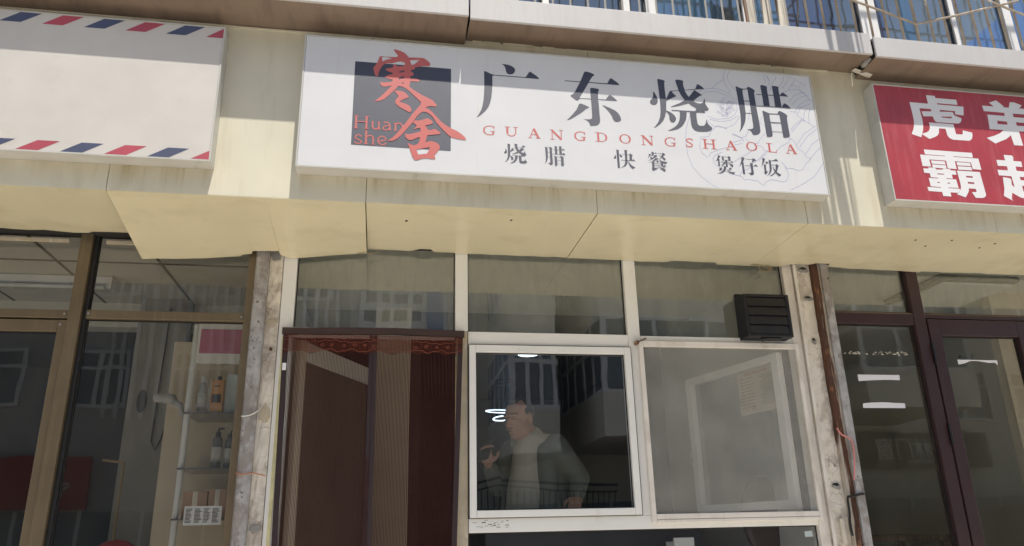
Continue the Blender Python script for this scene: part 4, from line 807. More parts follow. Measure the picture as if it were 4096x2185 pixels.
# fly screen over the right window
scr = bx('screen_frame', 'old_frame', c, 1.4175, 1.442, -0.026, -0.002, 1.630, 2.600, 0.003)
for (a, b, p, q) in ((2.364, 2.386, 1.630, 2.600), (1.4425, 2.3635, 1.646, 1.672), (1.4425, 2.3635, 2.567, 2.600), (1.4425, 2.3635, 1.628, 1.644)):
    bx('screen_rail', 'old_frame', scr, a, b, -0.026, -0.002, p, q, 0.003)
bx('mesh', 'fly_screen', scr, 1.4425, 2.3635, -0.014, -0.0125, 1.6725, 2.5665)
# latch pin at the screen's upper corner
tag(MB().tube([(1.405, -0.005, 2.588), (1.405, -0.035, 2.588)], 0.012, 10).tube([(1.415, -0.03, 2.592), (1.46, -0.03, 2.612)], 0.004, 6).build('screen_latch', 'rust'), 'rusty latch pin at the upper left corner of the fly screen', 'latch')

# inner casement swung into the room
ca = thing('inner_casement', (2.325, 0.06, 1.69), 'white inner casement standing open behind the fly screen', 'window')
hx, hy, fx, fy = 2.325, 0.07, 2.112, 0.95
ux, uy = fx - hx, fy - hy
ln = math.hypot(ux, uy); ux, uy = ux / ln, uy / ln
def casement_bar(a0, a1, z0, z1, mat, name, th=0.02):
    nx, ny = -uy * th, ux * th
    q = [(hx + ux * a0, hy + uy * a0), (hx + ux * a1, hy + uy * a1)]
    return MB().slab([(q[0][0], q[0][1], z0), (q[1][0], q[1][1], z0), (q[1][0], q[1][1], z1), (q[0][0], q[0][1], z1)], (nx, ny, 0)).build(name, mat, ca)
casement_bar(0, 0.055, 1.69, 2.566, 'white_frame', 'stile', 0.04)
casement_bar(ln - 0.055, ln, 1.69, 2.566, 'white_frame', 'stile', 0.04)
casement_bar(0.0555, ln - 0.0555, 1.69, 1.735, 'white_frame', 'rail', 0.04)
casement_bar(0.0555, ln - 0.0555, 2.52, 2.566, 'white_frame', 'rail', 0.04)
casement_bar(0.0555, ln - 0.0555, 1.7355, 2.5195, 'pane_clear', 'pane', 0.005)
cert = thing('paper_notice', (2.29, 0.2, 2.28), 'creased paper notice with red heading taped to the open casement', 'paper')
def on_case(a, z, off):
    return (hx + ux * a - uy * off, hy + uy * a + ux * off, z)
def paper_quad(mb, a0, a1, z0, z1, off):
    mb.add([on_case(a0, z0, off), on_case(a1, z0, off), on_case(a1, z1, off), on_case(a0, z1, off)], [(0, 1, 2, 3)])
mb = MB()
na, nz = 8, 6
for i in range(na + 1):
    for j in range(nz + 1):
        mb.v.append(on_case(0.028 + (0.402 - 0.028) * i / na, 2.250 + 0.265 * j / nz, 0.010 + 0.0012 * math.sin(i * 1.7) * math.cos(j * 1.3)))
for i in range(na):
    for j in range(nz):
        k = i * (nz + 1) + j
        mb.f.append((k, k + 1, k + nz + 2, k + nz + 1))
mb.build('sheet', 'paper', cert, fix=False)
mb = MB()
for r in range(19):
    z = 2.470 - r * 0.0098
    paper_quad(mb, 0.05, 0.205 - R.uniform(0, .04), z - 0.0022, z, 0.0130)
    if r % 2 == 0:
        paper_quad(mb, 0.345, 0.378, z - 0.0028, z, 0.0130)
        paper_quad(mb, 0.250 + R.uniform(0, .02), 0.33, z - 0.0025, z, 0.0130)
mb.build('printed_lines', 'paper_print', cert, fix=False)['kind'] = 'stuff'
mb = MB()
for k in range(9):
    a = 0.315 - k * 0.0235
    for q in range(3):
        paper_quad(mb, a, a + 0.014, 2.487 + q * 0.0055, 2.4895 + q * 0.0055, 0.0131)
    paper_quad(mb, a + 0.006, a + 0.0085, 2.486, 2.502, 0.0133)
for ac in (0.335, 0.275):
    for k in range(16):
        t0, t1 = 2 * math.pi * k / 16, 2 * math.pi * (k + 1) / 16
        mb.add([on_case(ac + r * math.cos(t), 2.283 + r * math.sin(t), 0.0131) for (r, t) in ((0.017, t0), (0.017, t1), (0.0145, t1), (0.0145, t0))], [(0, 1, 2, 3)])
    paper_quad(mb, ac - .004, ac + .004, 2.279, 2.287, 0.0131)
mb.build('red_print', 'paper_red', cert, fix=False)['kind'] = 'stuff'

# --- extractor vent in the right transom
v = thing('extractor_vent', (2.18, -0.10, 2.62), 'black louvred extractor vent mounted on the right transom pane', 'vent')
bx('mount_plate', 'gasket', v, 2.052, 2.352, 0.020, 0.034, 2.640, 2.905)
f = MB()
X0, X1, Z0, Z1 = 2.040, 2.322, 2.618, 2.872
for (a, b, p, q) in ((X0, X0 + .022, Z0, Z1), (X1 - .022, X1, Z0, Z1), (X0 + .022, X1 - .022, Z0, Z0 + .018), (X0 + .022, X1 - .022, Z1 - .016, Z1)):
    f.box(a, b, -0.10, 0.019, p, q)
f.build('housing', 'black_plastic', v, 0.004)
bx('back', 'dark_gap', v, X0 + .023, X1 - .023, -0.03, -0.02, Z0 + .019, Z1 - .017)
for k in range(4):
    z = Z0 + 0.019 + k * 0.0545
    MB().slab([(X0 + .0235, -0.102, z), (X0 + .0235, -0.0925, z + 0.0515), (X0 + .0235, -0.088, z + 0.0535), (X0 + .0235, -0.097, z)], (X1 - X0 - .047, 0, 0)).build('louvre', 'black_plastic', v, 0.0015)
bx('flap_stop', 'black_plastic', v, X0 + .023, X1 - .023, -0.086, -0.082, Z0 + .019, Z1 - .017)
tag(MB().ellipsoid((2.20, -0.075, 2.612), (0.06, 0.018, 0.012), seg=12, rings=6).ellipsoid((2.14, -0.08, 2.606), (0.018, 0.012, 0.012), seg=8, rings=6).build('sealant_lump', 'gasket'), 'lump of black sealant under the extractor vent', 'sealant')

# --- mesh door curtain
cu = thing('door_curtain', (-0.04, -0.03, FLOOR), 'brown striped mesh curtain hanging in the restaurant doorway', 'curtain')
top = MB()
n = 24
for i in range(n):
    x0, x1 = -0.512 + 0.948 * i / n, -0.512 + 0.948 * (i + 1) / n
    d0, d1 = [0.004 * math.sin(6.0 * x + 1.4) for x in (x0, x1)]
    top.slab([(x0, -0.036, 2.600 + d0), (x1, -0.036, 2.600 + d1), (x1, -0.036, 2.635 + d1), (x0, -0.036, 2.635 + d0)], (0, 0.018, 0))
top.build('top_band', 'curtain_rail', cu)
def cloth(xa0, xa1, xb0, xb1, z0, z1, y, amp, nx, nz, mat, name, parent, ph=0, scallop=0):
    mb = MB()
    for j in range(nz + 1):
        t = j / nz
        for i in range(nx + 1):
            s_ = i / nx
            x = (xa0 + (xa1 - xa0) * s_) * t + (xb0 + (xb1 - xb0) * s_) * (1 - t)
            z = z0 + (z1 - z0) * t
            if scallop and j == 0:
                z += scallop * abs(math.sin(s_ * 21))
            mb.v.append((x, y + amp * (1.2 - t) * math.sin(9 * x + 3 * z + ph) + amp * 0.4 * math.sin(31 * x + ph), z))
    for j in range(nz):
        for i in range(nx):
            k = j * (nx + 1) + i
            mb.f.append((k, k + 1, k + nx + 2, k + nx + 1))
    return mb.build(name, mat, parent, smooth=True, fix=False)
ml = cloth(-0.505, -0.046, -0.470, -0.040, FLOOR + .03, 2.599, -0.030, 0.009, 44, 16, 'mesh_curtain', 'mesh_panel', cu)
mr = cloth(-0.044, 0.428, -0.038, 0.372, FLOOR + .03, 2.599, -0.030, 0.009, 44, 16, 'mesh_curtain', 'mesh_panel', cu, 0.4)
cloth(-0.5055, -0.478, -0.4705, -0.443, FLOOR + .03, 2.598, -0.034, 0.004, 3, 20, 'curtain_border', 'border', ml)
cloth(-0.066, -0.0455, -0.060, -0.0395, FLOOR + .03, 2.598, -0.034, 0.004, 3, 20, 'curtain_border', 'border', ml)
cloth(-0.0445, -0.024, -0.0385, -0.018, FLOOR + .03, 2.598, -0.036, 0.004, 3, 20, 'curtain_border', 'border', mr)
cloth(0.402, 0.4285, 0.346, 0.3725, FLOOR + .03, 2.598, -0.034, 0.004, 3, 20, 'curtain_border', 'border', mr)
lace = cloth(-0.50, 0.425, -0.497, 0.425, 2.492, 2.597, -0.040, 0.003, 60, 4, 'lace', 'lace_valance', cu, 0, 0.016)
lt = MB()
for row, (zc, am, fq) in enumerate(((2.578, .004, .30), (2.560, .005, .22), (2.512, .007, .42))):
    pts = []
    for i in range(120):
        x = -0.495 + 0.915 * i / 119
        pts.append((x, -0.0445, zc + am * math.sin(i * fq + row) + 0.003 * math.sin(i * 0.93 + row * 2)))
    lt.tube(pts, 0.0012, 4)
for q in range(17):
    cx, cz, rr_ = -0.47 + 0.054 * q + R.uniform(-.01, .01), 2.534 + R.uniform(-.006, .008), R.uniform(.009, .016)
    lt.tube([(cx + rr_ * (1 - t / 16) * math.cos(t * .75 + q), -0.0446, cz + .8 * rr_ * (1 - t / 16) * math.sin(t * .75 + q)) for t in range(13)], 0.0012, 4)
lt.build('lace_scroll', 'lace_thread', lace)['kind'] = 'stuff'
cc = tag(bx('corner_tab', 'sticker', cu, -0.497, -0.478, -0.044, -0.042, 2.405, 2.442))
cc['label'] = 'small white tab on the left border'

# door leaf opened inward behind the curtain
dl = thing('door_leaf', (-0.40, 0.3, FLOOR), 'brown glazed door leaf with white top rail standing open behind the curtain', 'door')
ax, ay, bx_, by_ = -0.452, 0.12, -0.075, 0.90
def leaf(a0, a1, z0, z1, mat, name, th=0.03):
    L_ = math.hypot(bx_ - ax, by_ - ay); wx, wy = (bx_ - ax) / L_, (by_ - ay) / L_
    q0 = (ax + wx * a0, ay + wy * a0); q1 = (ax + wx * a1, ay + wy * a1)
    return MB().slab([(q0[0], q0[1], z0), (q1[0], q1[1], z0), (q1[0], q1[1], z1), (q0[0], q0[1], z1)], (wy * th, -wx * th, 0)).build(name, mat, dl)
LL = math.hypot(bx_ - ax, by_ - ay)
leaf(0, 0.06, FLOOR + .01, 2.60, 'wall_beige', 'stile')
leaf(LL - 0.05, LL, FLOOR + .01, 2.60, 'curtain_rail', 'stile')
leaf(0.0605, LL - 0.0505, 2.50, 2.60, 'wall_light', 'rail')
leaf(0.0605, LL - 0.0505, FLOOR + .01, FLOOR + .12, 'curtain_rail', 'rail')
leaf(0.0605, LL - 0.0505, FLOOR + .1205, 2.4995, 'door_brown', 'panel', 0.012)

# --- left shop
l = thing('bronze_shopfront', (-1.6, 0, FLOOR), 'bronze aluminium shopfront below the blank striped sign', 'shopfront')
frame_bar(l, 'bronze', 'mullion', -1.556, -1.497, FLOOR, 3.14, -0.012)
frame_bar(l, 'gasket', 'reveal', -1.4965, -1.476, FLOOR, 3.14, 0.012)
frame_bar(l, 'bronze', 'jamb', -0.714, -0.671, FLOOR, 3.14, -0.008)
frame_bar(l, 'bronze', 'transom', -1.4755, -0.7145, 2.666, 2.711)
frame_bar(l, 'bronze', 'transom', -3.4, -1.5565, 2.664, 2.707)
frame_bar(l, 'bronze', 'end_post', -3.46, -3.401, FLOOR, 3.14)
frame_bar(l, 'bronze', 'bottom_rail', -1.4755, -0.7145, FLOOR, 0.78)
pane(l, 'pane_left', -1.4755, -0.7145, 2.7115, 3.13)
pane(l, 'pane_left', -3.4, -1.5565, 2.7075, 3.13)
pane(l, 'pane_left', -1.4755, -0.7145, 0.781, 2.6655, 0.03)
ds = bx('door_sash', 'bronze', l, -1.600, -1.5575, 0.002, 0.05, FLOOR + .02, 2.656, 0.003)
bx('sash_rail', 'bronze', ds, -2.6, -1.6005, 0.004, 0.05, 2.595, 2.656, 0.003)
bx('sash_stile', 'bronze', ds, -2.645, -2.6005, 0.002, 0.05, FLOOR + .02, 2.656, 0.003)
bx('sash_rail', 'bronze', ds, -2.6, -1.6005, 0.004, 0.05, FLOOR + .02, FLOOR + .12, 0.003)
pane(ds, 'pane_left', -2.6, -1.6005, FLOOR + .1205, 2.5945, 0.025)
pane(l, 'pane_left', -3.4, -2.646, FLOOR, 2.6635, 0.03)
for (x, z) in ((-1.465, 2.690), (-0.726, 2.690), (-1.575, 2.685), (-1.585, 2.63)):
    MB().tube([(x, 0.001, z), (x, -0.005, z)], 0.006, 10).build('rivet', 'screw', l)
bl = thing('glazing_batten', (-1.9, 0.01, 3.09), 'peeling pale batten along the top of the bronze shopfront glass', 'batten')
for (a, b) in ((-2.6, -1.62), (-1.44, -1.26)):
    bx('strip', 'putty', bl, a, b, 0.012, 0.026, 3.075, 3.092)

# --- right shop
r = thing('maroon_shopfront', (3.6, 0, FLOOR), 'dark maroon shopfront with a glazed door below the red sign', 'shopfront')
frame_bar(r, 'maroon', 'jamb', 2.640, 2.664, FLOOR, 3.14)
frame_bar(r, 'maroon', 'mullion', 3.190, 3.268, FLOOR, 3.14, -0.004)
frame_bar(r, 'maroon', 'transom', 2.6645, 3.1895, 2.737, 2.806)
frame_bar(r, 'maroon', 'transom', 3.2685, 4.55, 2.782, 2.806)
frame_bar(r, 'maroon', 'end_post', 4.551, 4.62, FLOOR, 3.14)
MB().slab([(2.6645, -0.001, 2.8065), (3.1895, -0.001, 2.8065), (3.1895, 0.028, 2.822), (2.6645, 0.028, 2.822)], (0, 0.004, -0.004)).build('dusty_ledge', 'dust_maroon', r)
MB().slab([(3.2685, -0.001, 2.8065), (4.55, -0.001, 2.8065), (4.55, 0.028, 2.822), (3.2685, 0.028, 2.822)], (0, 0.004, -0.004)).build('dusty_ledge', 'dust_maroon', r)
frame_bar(r, 'maroon', 'bottom_rail', 2.6645, 3.1895, FLOOR, 0.8)
pane(r, 'pane_transom', 2.6645, 3.1895, 2.818, 3.13)
pane(r, 'pane_transom', 3.2685, 4.55, 2.818, 3.13)
pane(r, 'pane_right', 2.6645, 3.1895, 0.8005, 2.7365, 0.03)
dr = bx('door', 'maroon', r, 3.275, 3.350, -0.010, 0.045, FLOOR + .02, 2.774, 0.003)
bx('door_stile', 'maroon', dr, 3.888, 3.965, -0.010, 0.045, FLOOR + .02, 2.774, 0.003)
bx('door_rail', 'maroon', dr, 3.3505, 3.8875, -0.010, 0.045, 2.672, 2.774, 0.003)
bx('door_rail', 'maroon', dr, 3.3505, 3.8875, -0.010, 0.045, FLOOR + .02, FLOOR + .16, 0.003)
pane(dr, 'pane_right', 3.3505, 3.8875, FLOOR + .1605, 2.6715, 0.02)
for z in (2.50, 2.02):
    h = MB()
    for k in range(3):
        h.tube([(3.2715, -0.014, z + k * 0.042), (3.2715, -0.014, z + k * 0.042 + 0.038)], 0.008, 10)
    h.build('hinge', 'black_plastic', dr)
frame_bar(r, 'maroon', 'mullion', 3.968, 4.03, FLOOR, 2.7815, -0.004)
pane(r, 'pane_right', 4.0305, 4.55, FLOOR, 2.7815, 0.03)

def sticker(name, pts, label, y, mat='sticker', cat='sticker', group=None):
    return tag(MB().slab([(a, y, b) for a, b in pts], (0, -0.0008, 0)).build(name, mat), label, cat, group)
sticker('paper_strip', [(2.768, 2.433), (3.041, 2.433), (3.039, 2.402), (2.95, 2.4035), (2.85, 2.400), (2.768, 2.394)], 'upper white paper strip stuck to the fixed maroon pane', 0.0285)
sticker('paper_strip', [(2.771, 2.263), (2.82, 2.268), (2.90, 2.271), (2.98, 2.267), (3.043, 2.265), (3.041, 2.237), (2.768, 2.237)], 'lower white paper strip with a torn upper edge on the maroon pane', 0.0285)
sticker('paper_strip', [(3.445, 2.530), (3.719, 2.530), (3.716, 2.499), (3.700, 2.515), (3.66, 2.513), (3.58, 2.524), (3.53, 2.523), (3.49, 2.508), (3.446, 2.500)], 'torn white paper strip on the maroon glazed door', 0.0185)
gl = MB()
for k in range(60):
    x = 2.705 + 0.42 * R.random(); z = 2.562 + R.uniform(-.010, .010)
    if 2.86 < x < 2.88:
        continue
    w = R.uniform(.004, .016); hh = R.uniform(.002, .007)
    gl.slab([(x, 0.0288, z), (x + w, 0.0288, z + R.uniform(-.003, .003)), (x + w * .8, 0.0288, z + hh), (x + w * .1, 0.0288, z + hh)], (0, -0.0004 - 0.00001 * k, 0))
tag(gl.build('glue_residue', 'wood_pale'), 'row of yellowish glue residue on the fixed maroon pane', 'residue', kind='stuff')
dk = MB().tube([(3.50, 0.05, 2.556), (3.58, 0.05, 2.556)], 0.007, 8)
for x in (3.50, 3.58):
    dk.ellipsoid((x, 0.05, 2.556), (0.014, 0.014, 0.016), seg=10, rings=6)
dk.build('knob', 'lamp_dark', dr)
sticker('window_label', [(2.294, 1.568), (2.340, 1.570), (2.342, 1.541), (2.295, 1.539)], 'small pale green label on the lower restaurant pane', 0.0335, 'pale_blue', 'label')
lb_ = MB()
for k in range(26):
    x = 0.478 + 0.18 * R.random(); z = 1.620 + 0.036 * R.random()
    w = R.uniform(.004, .022)
    lb_.slab([(x, -0.0004, z), (x + w, -0.0004, z + R.uniform(-.004, .004)), (x + w, -0.0004, z + .0022), (x, -0.0004, z + .0018)], (0, -0.0003 - 0.00001 * k, 0))
tag(lb_.build('scraped_label', 'paper_print'), 'scraped remains of printed labels on the sill under the sash', 'label', kind='stuff')

# ================================================================== PIERS BETWEEN THE SHOPS
def rough_strip(x0, x1, z0, z1, y0, y1, mat, name, parent, seed, amp=0.004, nx=5, nz=60):
    rr = random.Random(seed)
    mb = MB()
    for j in range(nz + 1):
        z = z0 + (z1 - z0) * j / nz
        for i in range(nx + 1):
            x = x0 + (x1 - x0) * i / nx
            if 0 < i < nx:
                x += rr.uniform(-.2, .2) * (x1 - x0) / nx
            mb.v.append((x, y0 + rr.uniform(-amp, amp), z))
    for j in range(nz):
        for i in range(nx):
            k = j * (nx + 1) + i
            mb.f.append((k, k + 1, k + nx + 2, k + nx + 1))
    b = len(mb.v)
    mb.box(x0, x1, y0 + amp + .001, y1, z0, z1)
    return mb.build(name, mat, parent, fix=False)
pl = thing('plaster_pier', (-0.57, 0, 0), 'cracked plaster pier left of the restaurant doorway', 'pier')
rough_strip(-0.604, -0.537, 0, 3.16, -0.004, 0.06, 'plaster', 'plaster_face', pl, 3)
def jag(x, z, a, b_, y, mat, parent, seed, name='broken_patch'):
    rr = random.Random(seed)
    pts = [(x + a * math.cos(q) * rr.uniform(.6, 1.15), y, z + b_ * math.sin(q) * rr.uniform(.6, 1.15)) for q in [2 * math.pi * k / 13 for k in range(13)]]
    MB().slab(pts, (0, 0.004, 0)).build(name, mat, parent)
for k, (z, dz) in enumerate(((3.03, .03), (2.19, .05), (1.64, .022), (2.66, .022))):
    jag(-0.571, z, 0.030, dz, -0.0095, ('concrete', 'putty')[k % 2], pl, k + 3)
bolt = MB().tube([(-0.566, -0.004, 2.52), (-0.566, -0.022, 2.52)], 0.009, 8)
bolt.build('bolt', 'rust', pl)
sl = thing('steel_channel', (-0.635, 0, 0), 'weathered grey steel channel running up the left pier', 'post')
rough_strip(-0.668, -0.607, 0, 3.16, -0.040, 0.05, 'galv', 'channel_web', sl, 5, 0.0012)
bx('channel_lip', 'galv', sl, -0.6705, -0.6685, -0.044, 0.05, 0, 3.16)
bx('channel_lip', 'galv', sl, -0.6065, -0.6045, -0.044, 0.0, 0, 3.16)
pr_ = thing('plaster_pier', (2.48, 0, 0), 'cracked plaster pier beside the rusted channel', 'pier')
rough_strip(2.429, 2.538, 0, 3.16, -0.006, 0.06, 'plaster', 'plaster_face', pr_, 8)
bx('cover_strip', 'old_frame', pr_, 2.428, 2.446, -0.020, -0.0112, 0.5, 3.14, 0.002)
for (x, z, a, b) in ((2.50, 3.06, .035, .02), (2.505, 2.88, .028, .016), (2.50, 2.62, .016, .02), (2.50, 1.80, .03, .02)):
    jag(x, z, a, b, -0.0125, 'concrete', pr_, int(z * 100))
    jag(x - .004, z + b * .5, a * .7, b * .45, -0.0140, 'dark_gap', pr_, int(z * 90), 'crack')
bx('timber_plug', 'wood_pale', pr_, 2.480, 2.500, -0.03, -0.012, 1.50, 1.63)
sr = thing('steel_channel', (2.59, 0, 0), 'rusted steel channel with grey flange running up the right pier', 'post')
rough_strip(2.540, 2.588, 0, 3.16, -0.034, 0.05, 'rust', 'rusted_web', sr, 9, 0.0015)
rough_strip(2.5885, 2.636, 0, 3.16, -0.050, 0.05, 'galv', 'flange', sr, 11, 0.0015)

# ties and loose wires
def wire(name, pts, r_, mat, label, cat='wire', group=None):
    mb = MB()
    P = [Vector(p) for p in pts]
    sm = []
    for i in range(len(P) - 1):
        p0, p1, p2, p3 = P[max(i - 1, 0)], P[i], P[i + 1], P[min(i + 2, len(P) - 1)]
        for k in range(6):
            t = k / 6
            sm.append(0.5 * ((2 * p1) + (-p0 + p2) * t + (2 * p0 - 5 * p1 + 4 * p2 - p3) * t * t + (-p0 + 3 * p1 - 3 * p2 + p3) * t ** 3))
    sm.append(P[-1])
    mb.tube(sm, r_, 6)
    return tag(mb.build(name, mat, smooth=True), label, cat, group)
wire('cable_tie', [(-0.672, -0.03, 2.175), (-0.668, -0.052, 2.170), (-0.63, -0.055, 2.176), (-0.60, -0.048, 2.195), (-0.585, -0.02, 2.222)], 0.0035, 'wire_white', 'white cable tie around the grey steel channel')
wire('cable_tie', [(-0.672, -0.03, 1.905), (-0.672, -0.05, 1.897), (-0.64, -0.055, 1.892), (-0.60, -0.05, 1.898), (-0.57, -0.03, 1.893), (-0.54, -0.03, 1.886)], 0.003, 'wire_copper', 'thin copper wire twisted around the grey steel channel')
wire('pink_wire', [(2.530, -0.05, 2.112), (2.548, -0.058, 2.076), (2.575, -0.062, 2.062), (2.598, -0.065, 2.042), (2.602, -0.066, 1.99), (2.594, -0.066, 1.92), (2.580, -0.06, 1.83)], 0.0045, 'wire_pink', 'pink wire hanging on the rusted steel channel')
wire('black_cable', [(2.640, -0.04, 1.755), (2.60, -0.062, 1.752), (2.55, -0.055, 1.742), (2.533, -0.045, 1.735), (2.530, -0.045, 1.66), (2.523, -0.045, 1.60), (2.527, -0.045, 1.54)], 0.007, 'wire_black', 'black cable tied around the rusted steel channel')
wire('soffit_wire', [(-0.15, -0.02, 3.062), (-0.125, -0.03, 3.058), (-0.104, -0.03, 3.068), (-0.085, -0.03, 3.056), (-0.055, -0.03, 3.064), (-0.04, -0.03, 3.070)], 0.0022, 'straw', 'frayed wire end at the soffit seam above the doorway')
wire('wire_nest', [(2.15, -0.03, 3.075), (2.20, -0.04, 3.072), (2.25, -0.03, 3.060), (2.27, -0.04, 3.045), (2.23, -0.03, 3.035), (2.20, -0.04, 3.050), (2.22, -0.03, 3.068), (2.26, -0.04, 3.070), (2.28, -0.03, 3.055), (2.25, -0.03, 3.040)], 0.0022, 'straw', 'tangle of straw coloured wire at the soffit above the extractor vent')

# ================================================================== FLAT ABOVE: WINDOWS AND GRILLES
YU = -0.35
POSTS = [(0.20, 0.26), (0.868, 0.908), (1.360, 1.410), (1.512, 1.580), (2.147, 2.182), (2.960, 3.080), (3.630, 3.665), (4.040, 4.100), (4.75, 4.82)]
up_ = thing('flat_windows', (2.4, YU, 4.13), 'white framed window band of the flat above the ledge', 'window')
for (a, b) in POSTS:
    bx('post', 'white_frame', up_, a, b, YU, YU + 0.06, 4.17, 5.74, 0.003)
bx('sill', 'white_frame', up_, 0.2, 4.82, YU - .01, YU + 0.07, 4.132, 4.169, 0.003)
for i in range(len(POSTS) - 1):
    a, b = POSTS[i][1], POSTS[i + 1][0]
    p = bx('pane', 'pane_blue', up_, a + .001, b - .001, YU + 0.025, YU + 0.031, 4.171, 5.73)
    g = MB()
    g.box(a + .001, a + .012, YU + 0.012, YU + 0.022, 4.171, 5.73); g.box(b - .012, b - .001, YU + 0.012, YU + 0.022, 4.171, 5.73)
    g.build('gasket', 'gasket', p)
def drape(name, x0, x1, mat, label, amp=0.02, k=40):
    mb = MB()
    n = 60
    for j, z in enumerate((4.20, 5.6)):
        for i in range(n + 1):
            x = x0 + (x1 - x0) * i / n
            mb.v.append((x, -0.12 + amp * math.sin(k * x + j * .4), z))
    for i in range(n):
        mb.f.append((i, i + 1, n + 2 + i, n + 1 + i))
    return tag(mb.build(name, mat, smooth=True, fix=False), label, 'curtain')
drape('window_drape', 1.60, 2.13, 'curtain_teal', 'pale teal curtain behind the flat window left of the sticks')
drape('window_drape', 2.22, 2.55, 'curtain_teal', 'teal curtain behind the flat window right of the sticks', 0.012)
drape('window_drape', 3.10, 3.34, 'curtain_mauve', 'dark mauve curtain behind the flat window above the red sign')
drape('window_drape', 3.44, 3.54, 'curtain_teal', 'narrow pale teal curtain above the red sign', 0.01)
drape('window_drape', 2.60, 2.93, 'curtain_mauve', 'dark mauve curtain next to the widest white post')
YG = -0.80
gw = thing('window_grille', (1.3, YG, 4.15), 'white painted bars in front of the flat windows over the restaurant sign', 'grille')
bar = MB().tube([(0, 0, 4.157), (0, 0, 5.9)], 0.0055, 8)
x = 0.345
first = None
xs = []
while x < 2.2:
    xs.append(x); x += 0.0945
for x in xs:
    if first is None:
        first = bar.build('bar', 'grille_white', gw, smooth=True); first.location.x = x
    else:
        o = first.copy(); COL.objects.link(o); o.location.x = x
for o in [q for q in COL.objects if q.name.startswith('bar') and q.parent == gw]:
    o.location.y = YG
for z in (5.2, 5.88):
    MB().tube([(0.30, YG + .012, z), (2.2, YG + .012, z)], 0.01, 8).build('cross_bar', 'grille_white', gw)
gr = thing('window_grille', (3.4, YG, 4.13), 'weathered bars with a zigzag rod over the red sign', 'grille')
first = None
x = 2.265
while x < 4.8:
    if first is None:
        first = MB().tube([(0, 0, 4.130), (0, 0, 5.9)], 0.0068, 8).build('bar', 'grille_rusty', gr, smooth=True); o = first
    else:
        o = first.copy(); COL.objects.link(o)
    o.location = (x, YG, 0); x += 0.0965
MB().tube([(2.26, YG - .016, 4.49), (2.548, YG - .016, 4.399), (2.735, YG - .016, 4.341), (2.927, YG - .016, 4.277), (3.019, YG - .016, 4.305), (3.230, YG - .016, 4.373), (3.424, YG - .016, 4.440), (3.65, YG - .016, 4.515)], 0.0068, 8).build('zigzag_rod', 'grille_rusty', gr)
MB().tube([(3.20, YG - .03, 4.56), (3.415, YG - .03, 4.490), (3.600, YG - .03, 4.420), (3.80, YG - .03, 4.36), (4.0, YG - .03, 4.30), (4.2, YG - .03, 4.37), (4.6, YG - .03, 4.5)], 0.0068, 8).build('zigzag_rod', 'grille_rusty', gr)
for z in (5.0, 5.88):
    MB().tube([(2.25, YG + .014, z), (4.8, YG + .014, z)], 0.01, 8).build('cross_bar', 'grille_rusty', gr)
# sticks stored behind the bars
SL = ['first', 'second', 'third', 'fourth', 'fifth', 'sixth', 'seventh', 'eighth', 'ninth', 'tenth', 'eleventh', 'twelfth']
for k, nm in enumerate(SL):
    x0 = 1.962 + 0.0235 * k
    x1 = x0 + R.uniform(-.05, .09)
    y = -0.70 + 0.016 * (k % 4)
    w = 0.004 + 0.004 * ((k * 7) % 3)
    mat = 'wood' if k % 3 == 0 else 'wood_pale'
    tag(MB().slab([(x0, y, 4.156), (x0 + 2 * w, y, 4.156), (x1 + 2 * w, y, 5.2 - .03 * k), (x1, y, 5.2 - .03 * k)], (0, 0.012, 0)).build('wooden_stick', mat), nm + ' from the left of the wooden sticks bundled behind the flat bars', 'stick', 'sticks stored on the ledge')
wire('hanging_cable', [(2.252, -0.70, 4.165), (2.262, -0.71, 4.30), (2.29, -0.70, 4.45), (2.30, -0.70, 4.8), (2.29, -0.70, 5.2)], 0.006, 'wire_black', 'dark cable hanging beside the sticks behind the flat bars')
# unseen slats on a pole, added for the streaky shadow beside the red sign
dp = thing('shadow_pole', (2.56, -1.25, 5.45), 'unseen pole and slats added to cast the streaky shadow beside the red sign', 'pole')
MB().tube([(1.6, -1.25, 5.45), (3.2, -1.25, 5.45)], 0.014, 10).build('rod', 'grille_rusty', dp)
for xx in (1.75, 3.05):
    MB().tube([(xx, -0.79, 5.45), (xx, -1.25, 5.45)], 0.01, 8).build('bracket', 'grille_rusty', dp)
for k, (xx, w, z0_, lean) in enumerate(((2.445, .022, 4.62, .02), (2.478, .026, 4.66, -.03), (2.508, .030, 4.60, .02), (2.55, .062, 4.64, -.012), (2.63, .014, 4.60, .0), (2.655, .007, 4.66, .01), (2.505, .05, 5.02, .01))):
    y = -1.25 - 0.016 * (k % 3)
    MB().slab([(xx, y, z0_), (xx + w, y, z0_), (xx + w + lean, y, 5.44), (xx + lean, y, 5.44)], (0, 0.010, 0)).build('shadow_slat', 'wood', dp)

# ================================================================== INSIDE THE LEFT SHOP
tl = thing('tube_light', (-2.2, 0.75, 3.22), 'white fluorescent tube fitting under the ceiling of the left shop', 'lamp')
bx('batten', 'lamp_off', tl, -3.0, -1.82, 1.19, 1.25, 3.225, 3.272)
MB().tube([(-2.98, 1.22, 3.205), (-1.84, 1.22, 3.205)], 0.014, 10).build('tube', 'pvc_white', tl)
bx('end_cap', 'pvc_white', tl, -1.82, -1.79, 1.19, 1.25, 3.19, 3.272)
sh = thing('display_shelf', (-0.88, 0.3, FLOOR), 'white display shelf with bottles inside the bronze shopfront', 'shelf')
MB().tube([(-1.012, 0.30, FLOOR), (-1.008, 0.30, 2.72)], 0.0165, 12).build('post', 'pvc_white', sh)
bx('side_panel', 'wall_light', sh, -0.735, -0.72, 0.2, 0.62, FLOOR, 2.78)
bx('back_panel', 'wall_beige', sh, -1.20, -0.736, 0.62, 0.635, FLOOR, 2.70)
